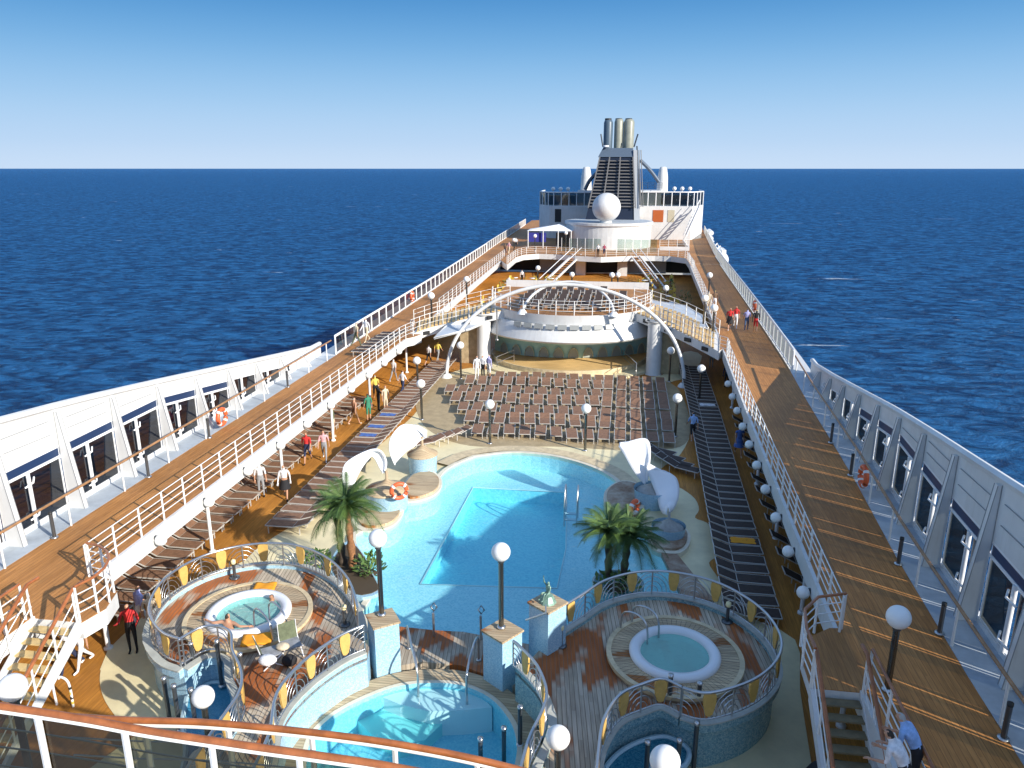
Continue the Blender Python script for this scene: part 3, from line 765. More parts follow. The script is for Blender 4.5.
# small pool in front
sp = thing('wading_pool', 'small turquoise pool between the two hot tub platforms', 'pool', (-5,16,0))
s = MB(); s.band([(x,y,-.7) for x,y in small_o], [(x,y,.33) for x,y in small_o], closed=True); s.sheet(small_o, -.7)
s.build('pool_wall', mosaic('small_pool_tile', (.22,.58,.72), (.28,.64,.76), (.36,.70,.80), scale=20), sp, world=True)
MB().prism(clean(atl([(381,697),(402,690),(427,687),(460,688),(481,696),(492,708),(462,711),(430,712),(400,705)], .1)), -.7, .12).build('white_ledge', mat('pale_ledge', (.86,.84,.84), .4), sp, world=True)
MB().prism(clean(atl([(350,714),(381,700),(400,706),(430,713),(450,716),(425,740),(400,746),(372,735)], -.3)), -.7, -.3).build('sunlit_tile_patch', mat('sunlit_tile_patch', (.32,.76,.74), .4), sp, world=True)  # sunlight on the pool tile, put in as a brighter turquoise block, no real step
MB().sheet(small_o, .2).build('water', pool_water('small_water', (.70,.94,.97), 2.4, .35), sp, world=True)
ro = offset(small_o, -.62, True); ri = offset(small_o, -.14, True)
s = MB(); s.band([(x,y,.33) for x,y in small_o],[(x,y,.33) for x,y in ri], closed=True); s.build('rim', mat('pool_rim_stone',(0,0,0)), sp, world=True)
s = MB(); s.band([(x,y,.34) for x,y in ri],[(x,y,.34) for x,y in ro], closed=True); s.band([(x,y,.34) for x,y in ro],[(x,y,0) for x,y in ro], closed=True)
s.build('rim_boards', COPW, sp, world=True)
tri = [(-7.3,21.05),(-5.64,21.0),(-4.68,21.05),(-2.5,20.7),(-2.0,19.9),(-2.6,18.6),(-3.4,18.95),(-4.4,19.35),(-5.6,19.35),(-6.6,18.9),(-7.3,18.7)]
t = thing('teak_deck', 'reddish and grey teak deck between the big pool and the small pool', 'deck', (-4.6,20,0))
MB().prism(tri, 0, .335).build('boards', PLATW, t, world=True)
def curved_grab(pts, label):
    t = thing('grab_rail', label, 'handrail', pts[0]); MB().tube(spline(pts, 5), .035, 8).build('tube', STEEL, t, world=True)
    q = pts[0]; MB().lathe([(.001,.0),(.08,.0),(.08,.03),(.04,.04)],10,(q[0],q[1],q[2])).build('flange', STEEL, t, world=True)
a = at(408,650,.35); b = at(418,690,.34)
curved_grab([(a[0],a[1]+.1,.34),(a[0],a[1],1.2),((a[0]+b[0])/2,(a[1]+b[1])/2-.1,1.35),(b[0],b[1],1.0),(b[0],b[1],.0)], 'curved steel grab rail into the small pool, left one')
a = at(478,662,.35); b = at(467,697,.34)
curved_grab([(a[0],a[1]+.1,.34),(a[0],a[1],1.2),((a[0]+b[0])/2,(a[1]+b[1])/2-.1,1.35),(b[0],b[1],1.0),(b[0],b[1],.0)], 'curved steel grab rail into the small pool, beside the middle pillar')

# spouts on the near edge of the pool
def spout(px, py, label, g='pool spouts'):
    x, y, _ = at(px, py, .3)
    t = thing('pool_shower', label, 'shower', (x,y,.33), group=g)
    MB().tube([(0,0,0),(0,0,.85)], .04, 8).build('pole', STEEL, t)
    MB().tube([(.0,.1,.85),(-.1,.1,1.0),(0,.1,1.15),(.1,.1,1.0)], .03, 6, closed=True).build('ring', STEEL, t)
spout(434,637,'steel shower with a ring on the near pool edge, nearer the left pillar')
spout(481,640,'steel shower with a ring behind the middle pillar')
# ladder
lx, ly, _ = at(572,500,.2)
t = thing('pool_ladder', 'steel pool ladder with curved rails at the right edge of the deep part', 'ladder', (lx,ly,0))
for dx in (-.28,.28):
    MB().tube(spline([(dx,-.9,-.7),(dx,-.85,.3),(dx,-.5,1.0),(dx,-.05,.9),(dx,.05,.1),(dx,.05,-.7)],5), .035, 8).build('rail', STEEL, t)
for z in (-.1,-.4): MB().box(-.28,.28,-.95,-.75,z,z+.04).build('rung', STEEL, t)

# ------------------------------------------------------------------ mosaic pillars
def pillar(corners, z0, z1, label, m_):
    p = atl(corners, z1); 
    if area(p) < 0: p = p[::-1]
    c = (sum(q[0] for q in p)/4, sum(q[1] for q in p)/4)
    t = thing('mosaic_pillar', label, 'pillar', (c[0],c[1],0))
    # square it up
    ang = math.atan2(p[1][1]-p[0][1], p[1][0]-p[0][0]); hw = sum(math.dist(p[i],p[(i+1)%4]) for i in range(4))/8
    rot = lambda h: [(c[0]+h*(math.cos(ang)*a-math.sin(ang)*b), c[1]+h*(math.sin(ang)*a+math.cos(ang)*b)) for a,b in ((-1,-1),(1,-1),(1,1),(-1,1))]
    MB().prism(rot(hw), z0, z1-.06).build('shaft', m_, t, world=True)
    MB().prism(rot(hw+.04), z1-.06, z1).build('cap', COPW, t, world=True)
    return c, ang, hw
pillar([(366.4,615.5),(372.7,627),(399,621),(393,608.5)], 0, 2.0, 'pale blue mosaic pillar with teak top carrying a globe lamp, left of the small pool', MOSL)
PC = pillar([(483,630),(503,642),(522,629),(502,619)], 0, 2.0, 'blue mosaic pillar with teak top carrying a globe lamp, right of the small pool', MOSL)
PS = pillar([(529,601.5),(549,612.5),(566,601.5),(547,592)], 0, 2.73, 'blue mosaic pillar carrying the small green bronze statue', MOSL)
t = thing('grab_rail', 'short steel grab rail on the side of the statue pillar', 'handrail', (PS[0][0],PS[0][1],1.9))
a = onY(526,620,PS[0][1]-.75); b = onY(546,613,PS[0][1]-1.0)
MB().tube([a,b], .03, 8).build('tube', STEEL, t, world=True)
MB().tube([b,(PS[0][0],PS[0][1]-.6,b[2])], .02, 6).build('bracket', STEEL, t, world=True)

# ------------------------------------------------------------------ hot tub platforms
def sm(p, k=4): return clean(spline(p, k))
PL = sm([(-7.3,18.9),(-7.75,19.8),(-8.35,20.7),(-9.43,21.75),(-10.88,22.4),(-12.4,22.2),(-13.6,21.2),(-14.05,19.6),(-13.55,17.95),(-12.5,16.9),(-11.65,16.6)])
PL2 = sm([(-11.65,16.6),(-11.3,17.3),(-10.6,17.2),(-10.1,16.4),(-9.5,15.7),(-9.1,14.9),(-9.05,13.9),(-9.0,12.3)])
PR_ = sm([(-7.4,12.3),(-7.55,13.6),(-8.0,15.0),(-7.85,16.25),(-7.35,17.4),(-6.85,18.0)])
polyL = PL + PL2[1:] + PR_ + [(-6.95,18.5)]
QL = sm([(-1.5,19.55),(-.75,20.6),(-.1,21.5),(.93,22.15),(2.1,22.25),(3.35,21.75),(4.3,20.6),(4.62,19.3),(4.35,18.2),(3.6,17.25),(2.5,16.6),(1.9,16.7)])
QL2 = sm([(1.9,16.7),(1.4,17.0),(.85,16.7),(.3,16.25),(-.05,15.5),(-.2,14.6),(-.25,12.3)])
QR = sm([(-1.75,12.3),(-1.65,14.2),(-1.45,15.2),(-1.4,16.0),(-1.75,17.0),(-2.35,17.8),(-2.55,18.0)])
polyR = QL + QL2[1:] + QR + [(-2.2,18.6),(-1.9,19.3)]
def platform(label, poly, edges, m_, cutouts=()):
    c = (sum(q[0] for q in poly)/len(poly), sum(q[1] for q in poly)/len(poly))
    t = thing('hot_tub_platform', label, 'platform', (c[0],c[1],0))
    p = poly if area(poly) > 0 else poly[::-1]
    MB().prism(p, 1.2, 1.3).build('teak_floor', PLATW, t, world=True)
    n = len(p); s = MB(); s.band([(x,y,0) for x,y in p],[(x,y,1.24) for x,y in p], closed=True); s.build('mosaic_wall', m_, t, world=True)
    for e in edges:
        s = MB(); s.wall(e, 1.2, 1.44, .16); s.build('curb', m_, t, world=True)
        s = MB(); cc = offset(e, .08); s.wall(offset(e,-.03), 1.44, 1.48, .22); s.build('curb_cap', mat('curb_cap_stone', (.46,.47,.42), .5, noise=.12, nscale=3), t, world=True)
    return t
platL = platform('round raised teak platform with low mosaic wall around the left hot tub', polyL, [PL[::-1], PL2[::-1], PR_], MOSL)
platR = platform('round raised grey teak platform with dark mosaic wall around the right hot tub', polyR, [QL, QL2, QR[::-1]], MOSD)

def hot_tub(cx, cy, label, occupied):
    t = thing('hot_tub', label, 'hot tub', (cx,cy,1.3))
    # raised teak ring, white shell, water
    MB().lathe([(1.88,0),(1.88,.16)],56,smooth=False).build('step_side', RINGW, t)
    s = MB()
    n = 72
    for k in range(n):
        a0 = 2*pi*k/n; a1 = 2*pi*(k+.93)/n
        vs = [(r*math.cos(a),r*math.sin(a),.18) for r,a in ((1.24,a0),(1.8,a0),(1.8,a1),(1.24,a1))]
        s.add(vs,[(0,1,2,3)])
    s.build('step_boards', COPW, t)
    MB().lathe([(1.2,.13),(1.85,.13)],56,smooth=False).build('step_base', DARK, t)
    MB().lathe([(1.79,.14),(1.79,.2),(1.93,.2),(1.93,.1)],56,smooth=False).build('step_edge', COPING, t)
    MB().lathe([(1.27,.14),(1.29,.24),(1.24,.31),(1.14,.33),(1.0,.31),(.96,.2),(.93,-.1),(.75,-.2),(.7,-.55),(.3,-.6),(.001,-.6)],56).build('shell', WHITE2, t)
    MB().lathe([(.96,.19),(.001,.19)],40).build('water', pool_water('tub_water', (.45,.88,.82), 5, .5, (.42,.82,.76), .5), t)
    for k in range(9):
        a = 2*pi*k/9; MB().lathe([(.05,0),(.05,.015),(.001,.02)],8,(.45*math.cos(a),.45*math.sin(a),-.585)).build('jet', STEEL, t)
    # entry rails
    for dx in (-.25,.25):
        b = .35 if cx < -5 else 2.6
        ca, sa = math.cos(-.6 if cx < -5 else 2.4), math.sin(-.6 if cx < -5 else 2.4)
        P = lambda r, z: (r*ca-dx*sa, r*sa+dx*ca, z)
        MB().tube(spline([P(.8,.1),P(.85,.75),P(1.2,.95),P(1.75,.75),P(1.85,.15)],5), .03, 8).build('entry_rail', STEEL, t)
    return t
hot_tub(-11.1,19.35,'round white hot tub with two bathers, left platform', True)
hot_tub(1.86,19.2,'round white hot tub, empty, with pale green water, right platform', False)

# ------------------------------------------------------------------ railings with yellow panels and fan arcs
def fancy_rail(label, path, foot=1.48, h=.84, bay=1.35, inner=True):
    t = thing('ornamental_railing', label, 'railing', (path[0][0],path[0][1],foot))
    base = path[0]
    L = [(x-base[0],y-base[1],0.0) for x,y in path]
    fine = resample(L, .16)
    MB().tube([(x,y,h) for x,y,z in fine], .04, 8).build('handrail', STEEL, t)
    MB().tube([(x,y,.07) for x,y,z in fine], .022, 6).build('bottom_bar', STEEL, t)
    st = resample(L, bay); n = len(st)-1
    cum = [0]
    for a,b in zip(fine, fine[1:]): cum.append(cum[-1]+math.dist(a,b))
    def P(s_, z, off=0):
        s_ = max(0,min(cum[-1],s_)); k = 0
        while k < len(cum)-2 and cum[k+1] < s_: k += 1
        u = (s_-cum[k])/max(1e-9,cum[k+1]-cum[k]); a,b = fine[k],fine[k+1]
        dx,dy = b[0]-a[0],b[1]-a[1]; l = math.hypot(dx,dy) or 1
        return (a[0]+dx*u-dy/l*off, a[1]+dy*u+dx/l*off, z)
    W = cum[-1]/n
    for k in range(n):
        sc = W*(k+.5)
        # shield-shaped wooden panel in the middle of each bay
        s = MB(); prof = [(.02,.16),(.09,.20),(.12,.30),(.165,.52),(.17,.72),(.14,.80),(.05,.83)]
        out = [(sc+a,z) for a,z in prof]+[(sc-a,z) for a,z in prof[::-1]]
        m = len(out); vs = [P(a,z,-.02) for a,z in out]+[P(a,z,.03) for a,z in out]
        s.add(vs, [tuple(range(m)), tuple(range(2*m-1,m-1,-1))]+[(i,m+i,m+(i+1)%m,(i+1)%m) for i in range(m)])
        s.build('wood_panel', YELLOW, t)
        s = MB()
        for cx_ in (W*k, W*(k+1)):
            for r in (.2,.34,.48,.6):
                pts = []
                for q in range(9):
                    a = pi*q/8; ss = cx_+r*math.cos(a)
                    if ss < 0 or ss > cum[-1] or abs(ss-cx_) > W*.47 or ss < W*k-.001 or ss > W*(k+1)+.001: continue
                    pts.append(P(ss,.08+.72*r/.6*math.sin(a)))
                if len(pts) > 1: s.tube(pts, .013, 4, caps=False)
        s.build('fan_arcs', STEEL, t)
        MB().tube([P(W*k,0),P(W*k,h)], .025, 6).build('post', STEEL, t)
    MB().tube([P(W*n,0),P(W*n,h)], .025, 6).build('post', STEEL, t)
    return t
mid = lambda e: offset(e, -.08)
fancy_rail('steel railing with yellow panels and fan arcs round the left hot tub platform', offset(PL, .08))
fancy_rail('steel railing with yellow panels along the left niche, down to the corridor', offset(PL2, .08), bay=1.2)
fancy_rail('steel railing with yellow panels from the left lamp pillar beside the small pool', offset(PR_, .08)[::-1], bay=1.3)
fancy_rail('steel railing with yellow panels round the right hot tub platform', offset(QL, .08))
fancy_rail('steel railing with dark panels along the wavy basin of the right platform', offset(QL2, .08), bay=1.2)
fancy_rail('curved steel railing with yellow panels from the middle lamp pillar to the bottom', offset(QR, .08)[::-1], bay=1.3)
# niche basins below the platforms
def niche(label, pts, z, m_):
    p = clean(pts); p = p if area(p) > 0 else p[::-1]; c = p[0]
    t = thing('cascade_basin', label, 'basin', (c[0],c[1],0))
    MB().prism(p, 0, z-.1).build('basin_wall', m_, t, world=True)
    e = p+[p[0]]; s = MB(); s.tube([(x,y,z-.04) for x,y in p], .07, 6, closed=True, smooth=False); s.build('basin_edge', mat('basin_edge', (.45,.62,.68), .3), t, world=True)
    MB().sheet(p, z-.05).build('water', pool_water('basin_water', (.45,.75,.85), 4, .5), t, world=True)
niche('pale cyan basin in the niche of the left platform', sm([(-11.6,16.5),(-11.25,17.2),(-10.6,17.1),(-10.1,16.3),(-9.6,15.6),(-9.2,14.8),(-9.3,13.8),(-10.0,13.6),(-10.5,14.6),(-11.2,15.6)]), .62, MOSL)
niche('dark blue wavy basin in front of the right platform', sm([(-.2,12.4),(-.2,14.4),(.0,15.4),(.4,16.1),(1.0,16.6),(1.6,16.8),(2.1,16.4),(1.9,15.8),(1.4,15.9),(1.0,15.3),(.9,14.2),(1.4,13.4),(1.2,12.4)]), .7, MOSD)
# slender dark light posts standing around the basins
bp0 = None
for i, (px,py,z,h) in enumerate(((170,722,0,1.45),(180,730,0,1.45),(197,736,0,1.5),(222,686,.6,1.5),(195,676,.9,1.1),(245,700,.6,1.5),(620,735,.6,1.3),(645,792,0,1.5),(676,790,0,1.5),(693,775,0,1.6),(697,721,.7,1.2),(668,720,.7,1.4),(504,775,-.6,1.5),(481,790,-.6,1.6),(520,745,.3,1.2))):
    lab = 'slender dark light post %s, %s from the left' % (('beside the left basin' if px < 300 else 'around the right basin' if px > 600 else 'in the small pool'), nth(i if px < 300 else i-6 if px > 600 else i-12))
    grp = 'light posts by the basins'
    if bp0 is None:
        bp0 = thing('light_post', lab, 'post', at(px,py,z), group=grp)
        MB().tube([(0,0,0),(0,0,1.4)], .06, 8).build('tube', DSTEEL, bp0); MB().lathe([(.07,1.38),(.075,1.46),(.001,1.47)],10).build('cap', STEEL, bp0); MB().lathe([(.1,0),(.1,.05),(.05,.06)],10).build('foot', STEEL, bp0)
    else: dup(bp0, at(px,py,z), 0, lab, grp, scale=(1,1,h/1.45))
# small bollard lights on the platforms and on the right walkway
bl0 = None
def bollard(loc, label, g, h=1):
    global bl0
    if bl0 is None:
        bl0 = thing('bollard_light', label, 'lamp', loc, group=g)
        MB().tube([(0,0,.03),(0,0,.55)], .055, 10).build('body', DSTEEL, bl0); MB().lathe([(.001,0),(.17,0),(.17,.04),(.06,.06)],14).build('foot', DSTEEL, bl0)
        MB().lathe([(.07,.55),(.08,.58),(.08,.68),(.001,.72)],12).build('lens', mat('lens', (.8,.7,.4),.3), bl0)
    else: dup(bl0, loc, 0, label, g)
bollard(at(561,646,1.3), 'low bollard light beside the statue pillar', 'bollard lights on the platforms')
bollard(at(727,622,1.3), 'low bollard light inside the far right curve of the right platform railing', 'bollard lights on the platforms')
bollard(at(235,578,1.3), 'low bollard light at the far side of the left hot tub', 'bollard lights on the platforms')
bollard(at(345,625,1.3), 'low bollard light on the left platform near the pillar', 'bollard lights on the platforms')
wb0 = None
for i, y in enumerate((15.0, 18.9, 22.6, 29.8, 33.6)):
    lab = 'dark tube light at the edge of the right walkway, %s from the near end' % nth(i)
    if wb0 is None:
        wb0 = thing('edge_light', lab, 'lamp', (RO(y)-.08,y,3), group='tube lights along the right walkway')
        MB().tube([(0,0,.02),(0,0,.85)], .06, 10).build('tube', DSTEEL, wb0); MB().lathe([(.001,0),(.12,0),(.12,.05),(.05,.06)],12).build('foot', STEEL, wb0); MB().lathe([(.065,.85),(.065,.93),(.001,.95)],10).build('cap', BLACKR, wb0)
    else: dup(wb0, (RO(y)-.08,y,3), 0, lab)
for i, y in enumerate((20.4, 25.6, 30.2, 38.6)):
    dup(wb0, (LO(y)+.1,y,3), 0, 'steel tube light at the edge of the left walkway, %s from the near end' % nth(i), 'tube lights along the left walkway')

# ------------------------------------------------------------------ sails and pedestals
def pedestal(px, py, r, h, label, z=.2, flat=False):
    x, y, _ = at(px, py, z); t = thing('sail_pedestal', label, 'pedestal', (x,y,0))
    MB().lathe([(r*.92,0),(r*.95,h-.3),(r,h)],24,smooth=True).build('drum', MOSL, t)
    cap_ = MB().lathe([(r*1.03,h),(r*1.03,h+.05),(r*.6,h+.2),(.3,h+.34),(.07,h+.5),(.06,h+.9),(.001,h+.92)],24).build('cap', COPW, t)
    if flat: cap_.data.materials[0] = FLATCAP; cap_.scale = (.85,.85,.8)
    return (x,y,h)
def sail(label, rows, Ys, bulge, thick=.05):
    """rows: photo points of the two long edges; every row is placed at its own distance"""
    g = []
    for (a, b), Y in zip(rows, Ys):
        A = Vector(onY(a[0],a[1],Y[0])); B = Vector(onY(b[0],b[1],Y[1])); g.append((A,B))
    t = thing('shade_sail', label, 'sail', tuple(g[len(g)//2][0]))
    NU = 8; S_ = [tuple(A)+tuple(B) for A,B in g]; S_ = spline(S_, 4)
    vs = []; 
    for r in S_:
        A = Vector(r[:3]); B = Vector(r[3:])
        for k in range(NU+1):
            u = k/NU; p = A.lerp(B,u); q = 4*u*(1-u); p = p+Vector(bulge)*q; vs.append(tuple(p))
    fs = [(i*(NU+1)+k, i*(NU+1)+k+1, (i+1)*(NU+1)+k+1, (i+1)*(NU+1)+k) for i in range(len(S_)-1) for k in range(NU)]
    s = MB().add(vs, fs, 0, True); o = s.build('canvas', SAIL, t, world=True)
    md = o.modifiers.new('thickness','SOLIDIFY'); md.thickness = thick
    e1 = [vs[i*(NU+1)] for i in range(len(S_))]; e2 = [vs[i*(NU+1)+NU] for i in range(len(S_))]
    MB().tube(e1, .035, 6).build('edge_tube', WHITE2, t, world=True); MB().tube(e2, .035, 6).build('edge_tube', WHITE2, t, world=True)
p1 = pedestal(423,469,.75,1.0,'pale blue mosaic pedestal under the upper left sail')
p2 = pedestal(388,506,.95,1.0,'pale blue mosaic pedestal with a lifebuoy under the lower left sail')
p3 = pedestal(652,500,.85,.8,'blue mosaic pedestal under the two right sails', flat=True)
p4 = pedestal(668,536,.7,.7,'blue mosaic pedestal with grey top behind the right palm', flat=True)
y1 = p1[1]; y2 = p2[1]; y3 = p3[1]; y4 = p4[1]
sail('white curved sail over the upper left pedestal, like a raised wing', [((395,465),(394,464)),((390,452),(405,452)),((391,438),(413,447)),((401,426),(419,441)),((412,426),(423,439)),((425,436),(426,437))], [(y1-1.6,y1-1.6),(y1-1.4,y1-.9),(y1-.9,y1-.5),(y1-.2,y1-.2),(y1+.2,y1),(y1,y1)], (0,.25,.2))
sail('white arched sail bending over the lower left pedestal', [((346,490),(352,489)),((343,478),(356,478)),((345,465),(362,467)),((356,457),(369,458)),((372,451),(372,456)),((381,452),(376,460)),((386,462),(380,468)),((384,473),(383,473))], [(y2-1.6,y2-1.2),(y2-1.5,y2-.9),(y2-1.2,y2-.6),(y2-.8,y2-.3),(y2-.3,y2),(y2+.2,y2+.2),(y2+.3,y2+.2),(y2,y2)], (0,.15,.1))
sail('white sail rising to a point left of the right pedestal', [((619,446),(620,445)),((625,455),(640,439)),((631,466),(648,441)),((637,475),(650,452)),((641,480),(649,466)),((645,484),(647,482))], [(y3+.6,y3+.6),(y3+.3,y3+.9),(y3+.1,y3+.8),(y3,y3+.5),(y3,y3+.2),(y3,y3)], (0,.2,.1))
sail('white sail spreading down to the right of the right pedestal', [((646,468),(649,467)),((652,482),(672,475)),((657,495),(678,484)),((660,507),(678,497)),((663,513),(674,508)),((667,514),(669,513))], [(y3,y3),(y3-.2,y3+.3),(y3-.6,y3),(y3-1.2,y3-.8),(y3-1.6,y3-1.4),(y4,y4)], (0,.1,.2))

# ------------------------------------------------------------------ lifebuoys
lb0 = None
def lifebuoy(loc, rz, label, g='lifebuoys', m_=None, sc=1, tilt=0):
    global lb0
    if lb0 is None:
        lb0 = thing('lifebuoy', label, 'lifebuoy', loc, rz, g)
        c = [(.30*math.cos(2*pi*k/24), 0, .30*math.sin(2*pi*k/24)) for k in range(24)]
        MB().tube(c, .085, 10, closed=True).build('ring', ORANGE, lb0)
        for k in range(4):
            s = MB(); a = pi/4+pi/2*k; s.tube([(.30*math.cos(a+d),0,.30*math.sin(a+d)) for d in (-.14,0,.14)], .092, 10); s.build('white_band', WHITE2, lb0)
        o = lb0
    else: o = dup(lb0, loc, rz, label, g)
    if sc != 1: o.scale = (sc,)*3
    return o
x,y,z = onY(399,491,p2[1]-.95); lifebuoy((x,y,z), .5, 'orange and white lifebuoy on the lower left sail pedestal', sc=1.1)
x,y,z = onY(634,509,at(634,512,.3)[1]); lifebuoy((x,y,z), 1.1, 'red lifebuoy on a stand behind the right palm', sc=1.2)
lifebuoy((LO(31.5)+.12,31.4,3.62), pi/2, 'red lifebuoy hanging on the left handrail before the windows', sc=1.2)
lifebuoy((RO(29)-.02,28.3,3.6), pi/2, 'red lifebuoy hanging on the right handrail before the windows', sc=1.2)
yy = at(420,305,3)[1]; lifebuoy((LO(yy)+.12,yy,3.75), pi/2, 'red lifebuoy on the far left glazed railing', sc=1.3)
yy = at(752,315,3)[1]; lifebuoy((RO(yy)-.05,yy,3.75), pi/2, 'red lifebuoy on the right glazed railing beyond the strollers', sc=1.3)

# ------------------------------------------------------------------ palms
def frond(L, droop, n=15, w=.36):
    s = MB(); pts = []
    for k in range(n+1):
        u = k/n; pts.append(Vector((L*(u-.12*u*u), 0, L*(.55*u-droop*u*u))))
    s.tube([tuple(p) for p in pts], .02, 4, rs=[.028*(1-.8*k/n) for k in range(n+1)])
    for k in range(1,n+1):
        for h in (0,.5):
            u = (k-h)/n; p = pts[k-1].lerp(pts[k], 1-h); ln = w*math.sin(pi*(.12+.85*u))**.6*1.25
            d = (pts[k]-pts[k-1]).normalized(); ln *= random.uniform(.85,1.1)
            for sgn in (-1,1):
                e = p+Vector((d.x*.6,sgn*.7,-.38+d.z*.4))*ln; q = d*.019
                s.add([tuple(p-q), tuple(e), tuple(p+q)], [(0,1,2)])
    return s
FM = []
for L_, dr in ((1.55,.62),(1.7,.85),(1.4,.38)):
    me = frond(L_, dr).build('frond', FROND); FM.append(me.data); bpy.data.objects.remove(me)
FMD = FM[1].copy(); FMD.materials[0] = FRONDD
def palm(x, y, z0, h, label, tm, lean=(0,0), n=34, sc=1.0, g='palms by the pool'):
    t = thing('palm_tree', label, 'palm', (x,y,z0), group=g)
    rs = [.15+.03*math.sin(k*2.1)-.03*k/10 for k in range(12)]
    MB().tube([(lean[0]*(k/11)**1.5, lean[1]*(k/11)**1.5, h*k/11) for k in range(12)], .14, 9, rs=rs).build('trunk', tm, t)
    for k in range(n):
        a = k*2.39996+random.uniform(-.2,.2); el = 1.25-1.75*k/n+random.uniform(-.1,.1)
        o = bpy.data.objects.new('frond', FMD if k > n-3 else FM[0 if el > .3 else 1] if k % 3 else FM[2]); COL.objects.link(o); o.parent = t
        o.location = (lean[0], lean[1], h-.05); f = sc*random.uniform(.85,1.1); o.scale = (f,f,f); o.rotation_euler = (random.uniform(-.2,.2), -el*.75+.1, a)
    return t
x,y,_ = at(353,566,.4); palm(x,y,.3,2.55,'leafy palm with an orange brown trunk, left of the pool',TRUNKO,(-.15,.1), n=50)
x,y,_ = at(343,562,.4); palm(x,y,.3,2.0,'shorter palm with a dark trunk, half hidden behind the left palm',TRUNKD,(-.2,.15), n=26, sc=.85)
x,y,_ = at(611,577,.3); palm(x-.1,y,.2,1.95,'palm with bright fronds standing left in the right pair',TRUNKD,(-.05,0), n=46, sc=.95)
x,y,_ = at(626,577,.3); palm(x-.1,y,.2,1.7,'palm with dark fronds standing right in the right pair',TRUNKD,(.15,.1), n=48, sc=1.0)
def bush(loc, r, h, label, n=160, cat='plant'):
    t = thing('leafy_plant', label, cat, loc)
    s = MB(); rnd = random.Random(int(loc[0]*100)+n)
    for k in range(n):
        a = rnd.uniform(0,2*pi); q = r*math.sqrt(rnd.random()); zz = h*rnd.random()*(1-.5*(q/r)**2)
        p = Vector((q*math.cos(a), q*math.sin(a), zz)); d = Vector((math.cos(a)*.6+rnd.uniform(-.6,.6), math.sin(a)*.6+rnd.uniform(-.6,.6), rnd.uniform(.1,.9))).normalized(); l = rnd.uniform(.14,.3)
        u = d.cross(Vector((0,0,1)));
        if u.length < .1: u = Vector((1,0,0))
        u = u.normalized()*l*.28
        m = p+d*l*.5; s.add([tuple(p),tuple(m+u),tuple(p+d*l),tuple(m-u)],[(0,1,2,3)])
    s.build('leaves', SHRUB, t)
    MB().lathe([(r*.5,0),(r*.4,.03),(.001,.05)],10).build('soil', SOIL, t)
x,y,_ = at(370,572,.3); bush((x,y,.25), .55, .75, 'green leafy plants at the foot of the left palm')
x,y,_ = at(330,560,.3); bush((x-.3,y-.6,.25), .6, .7, 'light green plants between the left palm and the left platform railing')
x,y,_ = at(617,585,.3); bush((x,y,.2), .8, .35, 'dark low plants at the feet of the right palms')
pk = thing('planter', 'cream planter with teak top holding the left palms', 'planter', (-9.3,24.4,0))
pl_ = clean(spline(atl([(330,570),(338,548),(352,541),(365,556),(374,575),(380,592),(352,596)],.3),3,True)); pl_ = pl_ if area(pl_)>0 else pl_[::-1]
MB().prism(pl_, 0, .3).build('planter_wall', MOSL, pk, world=True); MB().prism([( -9.3+(a+9.3)*.9, 24.0+(b-24.0)*.9) for a,b in pl_], .2, .33).build('planter_soil', SOIL, pk, world=True)
pk = thing('planter', 'blue mosaic planter holding the right palms', 'planter', (at(618,582,.2)[0],at(618,582,.2)[1],-.7))
MB().lathe([(.95,0),(.95,.88),(.85,.9),(.8,.82),(.001,.84)],24).build('planter_wall', MOSD, pk)
# ------------------------------------------------------------------ sun loungers
def lounger(label, fab, loc=(0,0,0), rz=0, group=None, back=.0):
    """foot end at -Y, head at +Y; back: rise of the backrest"""
    t = thing('sun_lounger', label, 'sun lounger', loc, rz, group)
    s = MB()
    for sx in (-.3,.3): s.tube([(sx,-.95,.34),(sx,.25,.34)], .025, 4, smooth=False)
    for yy in (-.95,.25,): s.tube([(-.3,yy,.34),(.3,yy,.34)], .025, 4, smooth=False)
    z1 = .34+.7*back
    for sx in (-.3,.3): s.tube([(sx,.25,.34),(sx,.95,z1)], .025, 4, smooth=False)
    s.tube([(-.3,.95,z1),(.3,.95,z1)], .025, 4, smooth=False)
    s.build('frame', LFRAME, t)
    for sx in (-.3,.3):
        for yy in (-.82,.55):
            MB().tube([(sx,yy,0),(sx,yy,.34)], .025, 4, smooth=False).build('leg', LFRAME, t)
    MB().box(-.275,.275,-.93,.24,.345,.365).build('seat', fab, t)
    y0,y1 = .27,.93; m = MB(); m.add([(-.275,y0,.345),(.275,y0,.345),(.275,y1,z1+.005),(-.275,y1,z1+.005),(-.275,y0,.368),(.275,y0,.368),(.275,y1,z1+.028),(-.275,y1,z1+.028)],[(0,3,2,1),(4,5,6,7),(0,1,5,4),(1,2,6,5),(2,3,7,6),(3,0,4,7)])
    m.build('backrest', fab, t)
    return t
protos = {}
def put_lounger(key, fab, back, loc, rz, label, group):
    sc = (1.05,.83,1) if key.startswith('field') else (1,1,1)
    if key not in protos: protos[key] = lounger(label, fab, loc, rz, group, back); protos[key].scale = sc
    else: dup(protos[key], loc, rz, label, group)
